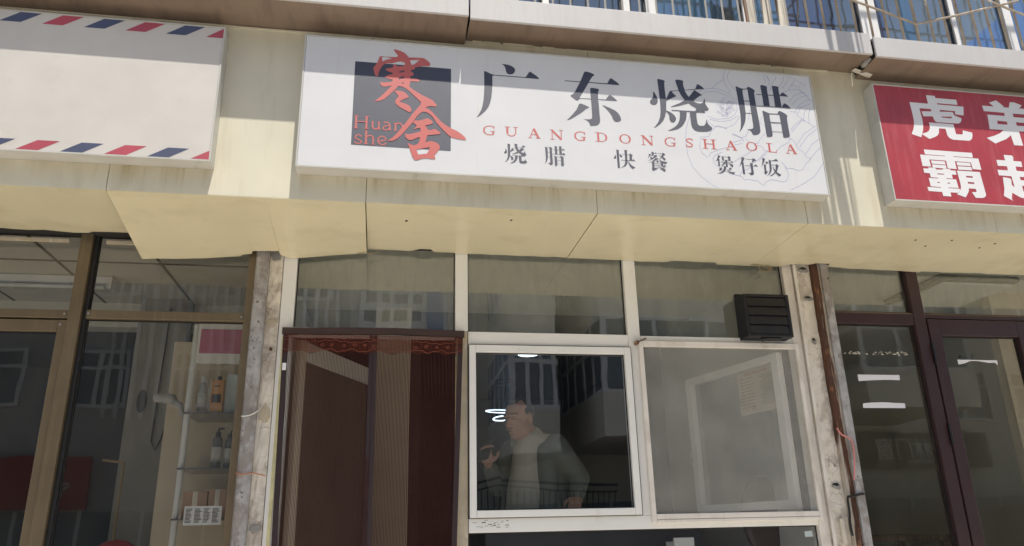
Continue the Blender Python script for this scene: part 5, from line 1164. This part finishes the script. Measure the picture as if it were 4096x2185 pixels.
for z in (2.236, 1.950, 1.70):
    bx('shelf_board', 'bottle_clear', sh, -1.02, -0.736, 0.26, 0.6, z - .008, z)
ps = thing('pink_poster', (-0.87, 0.28, 2.55), 'pink and white poster at the top of the display shelf', 'poster')
bx('board', 'paint_white', ps, -0.992, -0.742, 0.272, 0.280, 2.50, 2.72)
bx('pink_field', 'poster_pink', ps, -0.978, -0.758, 0.2685, 0.2715, 2.555, 2.690)
def bottle(name, x, y, z, r_, h, mat, label, pump=False):
    t = thing(name, (x, y, z), label, 'bottle')
    MB().lathe((x, y, z), [(r_ * .9, 0), (r_, .006), (r_, h * .72), (r_ * .9, h * .8), (r_ * .5, h * .84), (r_ * .45, h * .86)], 16).build('body', mat, t, smooth=True)
    MB().lathe((x, y, z + h * .18), [(r_ * 1.02, 0), (r_ * 1.02, h * .38)], 16).build('label_band', 'paint_white' if not pump else 'wall_light', t, smooth=True)
    lp = MB()
    for q in range(6):
        a0 = math.radians(250 - 4 * (q % 2)); a1 = math.radians(300 - 7 * (q % 3))
        zz = z + h * (.22 + .05 * q)
        pts = [(x + r_ * 1.04 * math.cos(a0 + (a1 - a0) * w_ / 4), y + r_ * 1.04 * math.sin(a0 + (a1 - a0) * w_ / 4), zz) for w_ in range(5)]
        lp.tube(pts, 0.0012, 4)
    lp.build('label_print', 'paper_print', t)['kind'] = 'stuff'
    if pump:
        MB().tube([(x, y, z + h * .86), (x, y, z + h * 1.0), (x + .004, y, z + h * 1.05), (x + r_ * 1.1, y - .01, z + h * 1.05)], 0.006, 8).lathe((x, y, z + h * .855), [(r_ * .55, 0), (r_ * .55, h * .1)], 12).build('pump', 'black_plastic', t)
    else:
        MB().lathe((x, y, z + h * .845), [(r_ * .62, 0), (r_ * .62, h * .155)], 14).build('cap', 'bottle_white', t)
    return t
bottle('tall_bottle', -0.955, 0.35, 2.2365, 0.022, 0.205, 'bottle_grey', 'tall grey bottle with white cap beside the shelf post')
bottle('white_bottle', -0.912, 0.36, 2.2365, 0.017, 0.19, 'bottle_white', 'white bottle between the grey bottle and the orange box')
bottle('pump_bottle', -0.850, 0.35, 1.9505, 0.026, 0.20, 'bottle_clear', 'smoky pump bottle on the middle shelf', True)
bottle('pump_bottle', -0.790, 0.37, 1.9505, 0.025, 0.19, 'bottle_clear', 'second smoky pump bottle nearer the jamb', True)
ob = thing('orange_carton', (-0.862, 0.30, 2.237), 'orange carton with a black cap on the top shelf', 'carton')
bx('box', 'orange_box', ob, -0.895, -0.833, 0.28, 0.33, 2.2365, 2.412, 0.001)
bx('picture', 'shop_dark', ob, -0.888, -0.842, 0.2785, 0.2799, 2.290, 2.335)
bx('brand_bar', 'shop_dark', ob, -0.880, -0.852, 0.2785, 0.2799, 2.375, 2.382)
MB().lathe((-0.864, 0.305, 2.413), [(.011, 0), (.011, .022)], 12).build('cap', 'black_plastic', ob)
tag(bx('blue_carton', 'pale_blue', None, -0.829, -0.760, 0.33, 0.37, 2.2365, 2.452, 0.001), 'pale blue carton on the top shelf by the jamb', 'carton')
for k, (a, b, z1) in enumerate(((-0.985, -0.866, 1.835), (-0.860, -0.772, 1.845))):
    t = thing('brown_carton', (a, 0.35, 1.70), ['wide brown carton on the bottom shelf', 'narrow brown carton on the bottom shelf by the jamb'][k], 'carton')
    bx('box', 'card_box', t, a, b, 0.31, 0.42, 1.7005, z1, 0.001)
    bx('tape', 'wood_pale', t, (a + b) / 2 - .012, (a + b) / 2 + .012, 0.3085, 0.3098, 1.7010, z1 - .001)
lf = thing('leaflet', (-0.83, 0.12, 1.66), 'white printed leaflet taped low inside the bronze shopfront glass', 'leaflet')
bx('sheet', 'sticker', lf, -0.915, -0.742, 0.060, 0.061, 1.664, 1.752)
mb = MB()
for cidx in range(4):
    for rr_ in range(11):
        xa = -0.908 + cidx * 0.041
        mb.box(xa, xa + 0.034 * R.uniform(.6, 1), 0.0590, 0.0596, 1.738 - rr_ * 0.0062, 1.7412 - rr_ * 0.0062)
mb.build('print', 'paper_print', lf)['kind'] = 'stuff'
hd = thing('hair_dryer', (-1.15, 0.55, 2.3), 'grey hair dryer hanging beside the display shelf', 'dryer')
MB().capsule((-1.22, 0.5, 2.35), (-1.15, 0.5, 2.345), 0.026, 0.030).build('barrel', 'bottle_grey', hd, smooth=True)
MB().tube([(-1.15, 0.5, 2.34), (-1.10, 0.5, 2.31), (-1.06, 0.5, 2.22), (-1.055, 0.5, 2.05)], [.022, .018, .015, .014], 10).build('handle', 'bottle_grey', hd, smooth=True)
rc = thing('red_chair', (-1.55, 1.0, FLOOR), 'rounded red chair back at the bottom of the bronze shopfront', 'chair')
MB().ellipsoid((-1.48, 1.0, 1.36), (0.20, 0.05, 0.25)).build('backrest', 'red_cloth', rc, smooth=True)
MB().ellipsoid((-1.48, 1.25, 1.18), (0.24, 0.24, 0.05)).build('seat', 'red_cloth', rc, smooth=True)
for (dx, dy) in ((-.17, 1.08), (.17, 1.08), (-.17, 1.42), (.17, 1.42)):
    MB().tube([(-1.48 + dx, dy, FLOOR), (-1.48 + dx * .9, dy, 1.17)], 0.014, 8).build('leg', 'screw', rc)
sd = thing('yellow_stand', (-1.42, 1.6, FLOOR), 'thin brass stand inside the bronze shopfront', 'stand')
MB().tube([(-1.62, 1.0, 2.06), (-1.50, 1.0, 2.045)], 0.008, 8).build('arm', 'straw', sd)
MB().tube([(-1.50, 1.0, FLOOR), (-1.50, 1.0, 2.05)], 0.008, 8).build('pole', 'straw', sd)

# ================================================================== INSIDE THE RESTAURANT
rl = thing('ring_pendant', (1.30, 4.32, 2.8), 'lit double ring pendant lamp seen behind the man', 'lamp')
def torus(c_, R_, r_, tilt, mat, name, parent):
    rot = Matrix.Rotation(tilt, 3, 'X') @ Matrix.Rotation(tilt * .6, 3, 'Y')
    pts = [Vector(c_) + rot @ Vector((R_ * math.cos(a), R_ * math.sin(a), 0)) for a in [2 * math.pi * k / 28 for k in range(29)]]
    return MB().tube(pts, r_, 8).build(name, mat, parent, smooth=True)
torus((1.31, 4.32, 2.86), 0.16, 0.006, 0.06, 'ring_on', 'ring', rl)
torus((1.34, 4.32, 2.785), 0.11, 0.0075, -0.10, 'ring_on', 'ring', rl)
MB().lathe((1.369, 4.32, 3.155), [(0.10, 0), (0.11, 0.012), (0.11, 0.044)], 24).build('ceiling_plate', 'lamp_dark', rl)
for (a, b) in ((-.16, .02), (.14, .05), (.0, -.15)):
    MB().tube([(1.369 + a * .3, 4.32 + b * .3, 3.156), (1.31 + a, 4.32 + b, 2.87)], 0.002, 5).build('cord', 'lamp_dark', rl)
rcl = thing('round_ceiling_lamp', (1.36, 2.9, 3.16), 'lit round ceiling lamp at the top of the sash glass', 'lamp')
MB().lathe((1.36, 2.90, 3.176), [(0.09, 0), (0.12, 0.010), (0.13, 0.027)], 28).build('diffuser', 'lamp_on', rcl, smooth=True)
MB().lathe((1.36, 2.90, 3.178), [(0.131, 0), (0.15, 0.021)], 28).build('rim', 'pvc_white', rcl, smooth=True)
so = thing('wall_socket', (2.44, 1.81, 2.07), 'white wall socket on the pale wall behind the fly screen', 'socket')
bx('plate', 'pvc_white', so, 2.440, 2.4495, 1.75, 1.87, 2.07, 2.16, 0.002)
bx('pin_slots', 'dark_gap', so, 2.4385, 2.4399, 1.80, 1.82, 2.09, 2.11)
dc = thing('dining_chair', (2.2, 0.62, FLOOR), 'brown chair with a rounded back behind the fly screen', 'chair')
MB().ellipsoid((2.37, 0.62, 1.66), (0.15, 0.03, 0.24)).build('backrest', 'chair_brown', dc, smooth=True)
bx('seat', 'chair_brown', dc, 2.17, 2.42, 0.64, 1.02, 1.12, 1.17, 0.01)
for (a, b) in ((2.2, .67), (2.40, .67), (2.2, .98), (2.40, .98)):
    MB().tube([(a, b, FLOOR), (a, b, 1.12)], 0.014, 8).build('leg', 'chair_brown', dc)
ct = thing('serving_counter', (1.4, 0.5, FLOOR), 'dark serving counter under the restaurant window', 'counter')
bx('counter_top', 'wall_brown', ct, 0.56, 1.9, 0.32, 0.62, 1.62, 1.655, 0.004)
bx('counter_front', 'wall_dark', ct, 0.60, 1.86, 0.40, 0.43, FLOOR, 1.6195)
cb = thing('white_carton', (1.70, 0.25, 1.3), 'white carton standing inside the lower restaurant pane', 'carton')
bx('box', 'paint_white', cb, 1.60, 1.71, 0.18, 0.30, 1.20, 1.53, 0.002)
bx('flap', 'paint_white', cb, 1.598, 1.712, 0.165, 0.1795, 1.50, 1.55)

# the man behind the sash window
man = thing('person', (1.0, 0.75, FLOOR), 'man in an olive jacket over a cream sweater looking down at a phone', 'person')
F_ = Vector((-0.80, -0.60, 0)).normalized()
Lf = Vector((0, 0, 1)).cross(F_)
def body_at(f, l_, z):
    return Vector((0.955, 0.76, 0)) + F_ * f + Lf * l_ + Vector((0, 0, z))
HR = Matrix((F_, Lf, Vector((0, 0, 1)))).transposed() @ Matrix.Rotation(math.radians(13), 3, 'Y')
HC = Vector((0.856, 0.70, 2.268))
def hd_(x, y, z):
    return HC + HR @ Vector((x, y, z))
def remesh(o, vox, sm=6):
    md = o.modifiers.new('remesh', 'REMESH'); md.mode = 'VOXEL'; md.voxel_size = vox; md.use_smooth_shade = True
    s_ = o.modifiers.new('smooth', 'SMOOTH'); s_.iterations = sm; s_.factor = 0.5
    return o
b = MB()
b.ellipsoid(hd_(-0.012, 0, 0.030), (0.100, 0.078, 0.088), HR, 20, 14)
b.ellipsoid(hd_(0.028, 0, -0.022), (0.066, 0.064, 0.080), HR, 20, 14)
b.ellipsoid(hd_(0.022, 0, -0.076), (0.062, 0.061, 0.042), HR)
b.ellipsoid(hd_(0.020, 0, -0.100), (0.056, 0.050, 0.030), HR)
b.ellipsoid(hd_(0.074, 0, -0.104), (0.020, 0.024, 0.016), HR)
b.capsule(hd_(0.088, 0, 0.016), hd_(0.110, 0, -0.026), 0.0085, 0.012)
for s_ in (-1, 1):
    b.ellipsoid(hd_(0.100, s_ * 0.013, -0.031), (0.011, 0.009, 0.008), HR, 10, 6)
    b.capsule(hd_(0.089, s_ * 0.012, 0.030), hd_(0.070, s_ * 0.050, 0.028), 0.010, 0.009)
    b.ellipsoid(hd_(0.050, s_ * 0.034, -0.036), (0.034, 0.031, 0.036), HR)
    b.ellipsoid(hd_(0.014, s_ * 0.040, -0.080), (0.046, 0.026, 0.038), HR)
    b.ellipsoid(hd_(-0.014, s_ * 0.082, -0.012), (0.019, 0.009, 0.034), HR)
    b.ellipsoid(hd_(-0.018, s_ * 0.088, 0.004), (0.012, 0.006, 0.018), HR, 10, 6)
    b.ellipsoid(hd_(0.079, s_ * 0.031, 0.004), (0.010, 0.014, 0.007), HR, 10, 6)
b.ellipsoid(hd_(0.090, 0, -0.056), (0.013, 0.026, 0.0065), HR, 12, 6)
b.ellipsoid(hd_(0.088, 0, -0.072), (0.013, 0.022, 0.0075), HR, 12, 6)
b.capsule(hd_(-0.02, 0, -0.05), body_at(0.0, 0, 2.13), 0.060, 0.066)
b.capsule(body_at(0, 0, 2.10), body_at(0, 0, 1.75), 0.10, 0.11)
LS, LE, LH = body_at(0.0, 0.185, 2.085), Vector((1.200, 0.60, 1.90)), Vector((1.160, 0.52, 1.785))
RS, RE, RH = body_at(0.0, -0.185, 2.085), Vector((0.735, 0.78, 1.865)), Vector((0.655, 0.62, 1.975))
for (s0, e0, h0) in ((LS, LE, LH), (RS, RE, RH)):
    b.capsule(body_at(0, 0, 2.07), s0, 0.07, 0.055)
    b.capsule(s0, e0, 0.045, 0.037)
    b.capsule(e0, h0, 0.036, 0.026)
hipL, hipR = body_at(0, .09, 1.62), body_at(0, -.09, 1.62)
for hp in (hipL, hipR):
    b.capsule(body_at(0, 0, 1.72), hp, 0.11, 0.09)
    kn = Vector((hp.x, hp.y, 1.20)); an = Vector((hp.x + .01, hp.y + .01, 0.78))
    b.capsule(hp, kn, 0.075, 0.052); b.capsule(kn, an, 0.05, 0.035)
    b.capsule(an - Vector((0, 0, .03)), an + F_ * 0.15 - Vector((0, 0, .045)), 0.035, 0.028)
def hand(b, wrist, d, side, palm_n, curl):
    d = d.normalized(); side = side.normalized(); palm_n = palm_n.normalized()
    pc = wrist + d * 0.05
    rot = Matrix((d, side, palm_n)).transposed()
    b.ellipsoid(pc, (0.050, 0.040, 0.016), rot, 14, 8)
    for k, (o_, ln_) in enumerate(((-0.030, .058), (-0.010, .072), (0.010, .076), (0.029, .066))):
        p0 = wrist + d * 0.088 + side * -o_
        p1 = p0 + (d * (1 - curl) + palm_n * curl).normalized() * ln_ * .45
        p2 = p1 + (d * (1 - 1.9 * curl) + palm_n * 1.6 * curl).normalized() * ln_ * .35
        p3 = p2 + (d * (1 - 2.6 * curl) + palm_n * 1.6 * curl).normalized() * ln_ * .25
        b.capsule(p0, p1, 0.0095, 0.009, 8); b.capsule(p1, p2, 0.009, 0.0085, 8); b.capsule(p2, p3, 0.0085, 0.0075, 8)
    t0 = wrist + d * 0.03 + side * 0.036
    t1 = t0 + (d * .6 + side * .6 + palm_n * .3).normalized() * 0.038
    t2 = t1 + (d * .8 + side * .05 + palm_n * .6).normalized() * 0.030
    b.capsule(t0, t1, 0.012, 0.0105, 8); b.capsule(t1, t2, 0.0105, 0.009, 8)
hand(b, LH, Vector((-0.25, -0.55, -0.30)), Vector((-0.8, 0.3, 0.1)), Vector((-0.1, 0.3, -0.9)), 0.22)
hand(b, RH, Vector((-0.25, -0.35, 0.75)), Vector((0.9, -0.35, 0.2)), Vector((0.4, -0.8, -0.2)), 0.34)
remesh(b.build('body', 'skin', man, fix=False), 0.004, 3)
e = MB()
for s_ in (-1, 1):
    e.ellipsoid(hd_(0.088, s_ * 0.031, 0.003), (0.004, 0.013, 0.0025), HR, 10, 6)
    e.capsule(hd_(0.099, s_ * 0.013, 0.034), hd_(0.080, s_ * 0.050, 0.037), 0.0032, 0.0026, 8)
e.capsule(hd_(0.102, -0.018, -0.0635), hd_(0.102, 0.018, -0.0635), 0.0018, 0.0018, 6)
e.build('eyes_and_brows', 'hair', man, smooth=True)
h = MB()
h.ellipsoid(hd_(-0.040, 0, 0.040), (0.078, 0.0815, 0.084), HR)
h.ellipsoid(hd_(-0.058, 0, -0.012), (0.056, 0.070, 0.052), HR)
h.ellipsoid(hd_(0.004, 0, 0.082), (0.058, 0.046, 0.040), HR)
for s_ in (-1, 1):
    h.ellipsoid(hd_(-0.006, s_ * 0.064, 0.034), (0.030, 0.0155, 0.030), HR)
remesh(h.build('hair', 'hair', man, fix=False), 0.004, 3)
w = MB()
w.capsule(body_at(0.015, 0, 2.095), body_at(0.03, 0, 1.80), 0.118, 0.150, 20)
w.capsule(body_at(0.03, 0, 1.85), body_at(0.035, 0, 1.62), 0.155, 0.150, 20)
w.capsule(body_at(0.0, 0, 2.16), body_at(0.01, 0, 2.09), 0.070, 0.086, 18)
w.capsule(body_at(0.0, 0.10, 2.10), body_at(0.0, -0.10, 2.10), 0.075, 0.075)
remesh(w.build('sweater', 'sweater', man, fix=False), 0.008, 6)
j = MB()
j.capsule(body_at(-0.055, 0.07, 2.06), body_at(-0.045, 0.075, 1.60), 0.125, 0.145, 20)
j.capsule(body_at(-0.055, -0.07, 2.06), body_at(-0.045, -0.075, 1.60), 0.125, 0.145, 20)
j.capsule(body_at(0.035, 0.135, 2.06), body_at(0.055, 0.160, 1.60), 0.060, 0.068, 16)
j.capsule(body_at(0.035, -0.135, 2.06), body_at(0.055, -0.160, 1.60), 0.060, 0.068, 16)
j.capsule(body_at(-0.04, 0.085, 2.125), body_at(-0.055, -0.085, 2.125), 0.050, 0.050)
j.capsule(body_at(-0.01, 0.095, 2.12), body_at(0.07, 0.085, 2.02), 0.024, 0.020)
j.capsule(body_at(-0.01, -0.095, 2.12), body_at(0.07, -0.085, 2.02), 0.024, 0.020)
for (s0, e0, h0) in ((LS, LE, LH), (RS, RE, RH)):
    j.capsule(s0 + Vector((0, 0, .005)), e0, 0.076, 0.062)
    d0 = (h0 - e0)
    j.capsule(e0, e0 + d0 * 0.86, 0.061, 0.046)
    for q in range(5):
        cpos = e0 + d0 * (0.05 + 0.17 * q)
        ring = Matrix.Rotation(0.35 * math.sin(q * 2.1), 3, 'X') @ d0.to_track_quat('Z', 'Y').to_matrix()
        j.ellipsoid(cpos, (0.066 - .003 * q, 0.066 - .003 * q, 0.011), ring, 14, 6)
    u0 = e0 - s0
    for q in range(3):
        ring = Matrix.Rotation(0.5 - 0.4 * q, 3, 'Y') @ u0.to_track_quat('Z', 'Y').to_matrix()
        j.ellipsoid(s0 + u0 * (0.45 + 0.22 * q), (0.072, 0.072, 0.012), ring, 14, 6)
remesh(j.build('jacket', 'jacket', man, fix=False), 0.006, 3)
tr_ = MB()
for hp in (hipL, hipR):
    kn = Vector((hp.x, hp.y, 1.20)); an = Vector((hp.x + .01, hp.y + .01, 0.80))
    tr_.capsule(body_at(0, 0, 1.66), hp, 0.14, 0.11); tr_.capsule(hp, kn, 0.095, 0.072); tr_.capsule(kn, an, 0.07, 0.06)
remesh(tr_.build('trousers', 'trousers', man, fix=False), 0.01, 4)
ph = thing('phone', (0.62, 0.56, 2.03), 'black phone held in the right hand of the man', 'phone')
pc = RH + Vector((-0.030, -0.085, 0.085))
prot = Matrix((Vector((0.86, -0.45, 0.2)).normalized(), Vector((0.35, 0.45, 0.82)).normalized(), Vector((0.45, 0.7, -0.5)).normalized())).transposed()
mb = MB()
cs = [pc + prot @ Vector((sx * .037, sy * .075, sz * .004)) for sz in (-1, 1) for sy in (-1, 1) for sx in (-1, 1)]
mb.add(cs, [(0, 1, 3, 2), (4, 6, 7, 5), (0, 4, 5, 1), (2, 3, 7, 6), (0, 2, 6, 4), (1, 5, 7, 3)]).build('case', 'phone', ph, 0.003)

# ================================================================== INSIDE THE RIGHT SHOP
sq = thing('square_ceiling_lamp', (4.3, 0.9, 3.26), 'unlit square ceiling lamp behind the right transom glass', 'lamp')
bx('rim', 'ceiling_joint', sq, 3.95, 4.62, 0.60, 1.27, 3.255, 3.298, 0.03)
bx('diffuser', 'lamp_off', sq, 3.99, 4.58, 0.64, 1.23, 3.235, 3.2545, 0.02)
wb = thing('work_bench', (3.9, 2.4, FLOOR), 'dim work bench deep inside the maroon shopfront', 'bench')
bx('bench_top', 'wood', wb, 3.0, 4.9, 2.2, 2.9, 1.45, 1.5, 0.004)
for (a, b_) in ((3.05, 2.25), (4.85, 2.25), (3.05, 2.85), (4.85, 2.85)):
    bx('leg', 'wood', wb, a - .03, a + .03, b_ - .03, b_ + .03, FLOOR, 1.4495)

# ================================================================== ACROSS THE STREET (seen as reflections in the glass)
def far_block(name, x0, x1, y, depth, h, label, wall, floors, z0, nx, ww, wh, stripes=False):
    t = thing(name, ((x0 + x1) / 2, y, 0), label, 'building')
    bx('wall', wall, t, x0, x1, y - depth, y, 0, h)
    bx('roof', 'concrete', t, x0 - .2, x1 + .2, y - depth - .2, y + .3, h + 0.001, h + .3)
    step = (x1 - x0) / nx
    fm_, gm_ = None, None
    for fl in range(floors):
        for i in range(nx):
            xc = x0 + step * (i + .5); zc = z0 + 3.0 * fl
            if fm_ is None:
                m_ = MB()
                hw, hh = ww / 2, wh / 2
                for (a, b2, p, q) in ((-hw, -hw + .09, -hh, hh), (hw - .09, hw, -hh, hh), (-hw + .09, hw - .09, -hh, -hh + .09), (-hw + .09, hw - .09, hh - .09, hh), (-.05, .05, -hh + .09, hh - .09), (-hw + .09, -.05, .25, .33), (.05, hw - .09, .25, .33)):
                    m_.box(a, b2, 0.0, 0.10, p, q)
                fm_ = m_.build('window', 'pvc_white', t)
                gm_ = MB().box(-hw + .09, hw - .09, 0.02, 0.05, -hh + .09, hh - .09).build('pane', 'tower_window', fm_)
                fm_.location = (xc, y + .001, zc)
            else:
                w_ = fm_.copy(); COL.objects.link(w_); w_.location = (xc, y + .001, zc)
                g_ = gm_.copy(); COL.objects.link(g_); g_.parent = w_
    return t
fa = far_block('grey_block', -16, -0.9, -17, 9, 11, 'ribbed grey block across the street reflected in the left glass', 'render_grey', 2, 5.6, 6, 1.5, 1.5)
for k in range(20):
    bx('rib', 'tower_white', fa, -7.0 + .3 * k, -6.9 + .3 * k, -16.999, -16.88, 4.6, 10.9)
fb = far_block('apartment_block', 2.6, 22, -17, 9, 11, 'cream apartment block across the street reflected in the restaurant glass', 'render_cream', 3, 5.3, 7, 1.9, 1.6)
def bay(x0, x1, yf, z0, storeys):
    """a glazed bay standing out from the block: parapet, white glazing bars, dark panes on its street and left faces"""
    for k in range(storeys):
        zb = z0 + 3.0 * k
        bb = bx('balcony', 'render_cream', fb, x0, x1, -16.999, yf, zb, zb + 0.95)
        g = MB()
        zt = zb + 2.75
        for y in [yf - 0.08 - i * 0.82 for i in range(int((17 + yf) / 0.82) + 1)]:
            g.box(x0, x0 + .09, y, y + .08, zb + .951, zt)
        for x in [x0 + .1 + i * (x1 - x0 - .2) / 3 for i in range(4)]:
            g.box(x - .045, x + .045, yf - .085, yf - .001, zb + .952, zt - .001)
        for z in (zb + 1.0, zb + 2.1, zt):
            g.box(x0 - .001, x1 + .001, yf - .09, yf + .001, z - .05, z + .05)
            g.box(x0 - .002, x0 + .091, -16.99, yf - .092, z - .05, z + .05)
        g.build('glazing_bars', 'pvc_white', bb)
        bx('glazing', 'tower_window', bb, x0 + .03, x1 - .03, -16.98, yf - .04, zb + .952, zt - .002)
        bx('lintel', 'render_cream', bb, x0 + .001, x1 - .001, -16.97, yf - .003, zt + .052, zb + 2.999)
bay(2.95, 4.1, -13.2, 3.3, 2)
bay(5.0, 9.0, -12.6, 3.6, 2)
bay(12.2, 15.4, -13.4, 4.4, 2)
tag(bx('raised_terrace', 'terrace_brick', None, 1.2, 22, -16.9, -11.8, -0.12, 1.9), kind='structure')
ra = thing('iron_railing', (2.9, -12, 1.9), 'black wrought iron railing reflected low in the sash window', 'railing')
MB().tube([(1.7, -12, 2.50), (2.5, -12, 2.68), (2.55, -12, 2.62), (3.8, -12, 2.52), (5.0, -12, 2.5)], 0.03, 6).build('handrail', 'lamp_dark', ra)
MB().tube([(1.7, -12, 2.36), (2.5, -12, 2.52), (3.8, -12, 2.38), (5.0, -12, 2.36)], 0.02, 6).build('rail', 'lamp_dark', ra)
for k in range(26):
    x = 1.7 + 0.13 * k
    MB().tube([(x, -12, 1.9), (x, -12, 2.40)], 0.013, 6).build('baluster', 'lamp_dark', ra)
tw = thing('apartment_tower', (4, -120, 0), 'white apartment tower reflected in the transom pane over the doorway', 'building')
bx('wall', 'tower_white', tw, -12, 15, -135, -120, 0, 75)
bx('blue_bay', 'tower_blue', tw, 7.2, 9.8, -119.999, -118.8, 0, 76)
wf = None
for fl in range(16):
    for xc, ww in ((-9, 2), (-5.5, 2), (-2, 1.8), (0.4, 1.2), (3.0, 2.2), (5.6, 1.4), (11.6, 1.8), (13.6, 1.2)):
        key = ww
        m_ = MB().box(xc - ww / 2, xc + ww / 2, -119.999, -119.9, 17.4 + 3 * fl, 19.2 + 3 * fl)
        m_.build('window', 'tower_window', tw)
def far_sign(name, x0, x1, z0, z1, mat, text, tx, tz, size, label, tmat='pvc_white'):
    t = thing(name, ((x0 + x1) / 2, -16.8, z0), label, 'sign')
    bx('board', mat, t, x0, x1, -16.85, -16.7, z0, z1)
    for q, (s_, xx, zz, sz) in enumerate(zip(text, tx, tz, size)):
        cu_ = bpy.data.curves.new('lettering', 'FONT')
        cu_.body = s_; cu_.size = sz; cu_.extrude = 0.01
        cu_.materials.append(MAT[tmat])
        tmp = bpy.data.objects.new('tmp', cu_)
        COL.objects.link(tmp)
        bpy.context.view_layer.update()
        me = bpy.data.meshes.new_from_object(tmp.evaluated_get(bpy.context.evaluated_depsgraph_get()))
        bpy.data.objects.remove(tmp)
        me.transform(Matrix.Translation((xx, -16.68, zz)) @ Matrix.Rotation(math.pi, 4, 'Z') @ Matrix.Rotation(math.pi / 2, 4, 'X'))
        o = bpy.data.objects.new('lettering', me)
        COL.objects.link(o)
        put(o, t)
    return t
f1 = far_sign('red_shop_sign', -13, -7.0, 2.35, 3.6, 'shop_red', ['\u5c0f'], [-9.4], [2.55], [0.95], 'red shop sign with a bowl emblem reflected in the bronze shopfront')
em = MB()
for (cx, cz, rx, rz, w) in ((-7.75, 2.95, .33, .16, .06), (-7.75, 2.98, .2, .1, .05)):
    ribbon(em, [(cx + rx * math.cos(a), cz + rz * math.sin(a)) for a in [math.pi + math.pi * k / 12 for k in range(13)]], w, -16.695)
ribbon(em, [(-8.08, 2.97), (-7.42, 2.97)], .05, -16.694)
ribbon(em, [(-7.95, 2.68), (-7.55, 2.68)], .06, -16.693)
for dx in (-.08, 0, .08):
    ribbon(em, [(-7.75 + dx, 3.08), (-7.79 + dx, 3.18), (-7.71 + dx, 3.28), (-7.75 + dx, 3.38)], .05, -16.692)
em.build('bowl_emblem', 'pvc_white', f1, fix=False)
f2 = far_sign('dark_shop_sign', 12.5, 18.2, 3.15, 4.15, 'shop_dark', ['\u79d1\u6797\u95e8\u7a97', 'KELINMENCHUANG'], [16.9, 16.8], [3.45, 3.25], [0.62, 0.16], 'dark door and window shop sign reflected in the maroon pane')
for (a, b, nm) in ((-13, -1.2, 'far_shop_row'), (3.4, 12.4, 'far_shop_row'), (12.5, 21, 'far_shop_row')):
    t = thing(nm, ((a + b) / 2, -16.9, 0), {-13: 'glazed shop row under the red sign across the street', 3.4: 'glazed shop row under the apartment block across the street', 12.5: 'glazed shop row under the dark sign across the street'}[a], 'shopfront')
    bx('glazing', 'tower_window', t, a, b, -16.99, -16.93, 0.3, 2.3)
    k = a
    while k < b - .1:
        bx('post', 'pvc_white', t, k, k + .08, -16.995, -16.9, 0.2, 2.3)
        k += 1.45
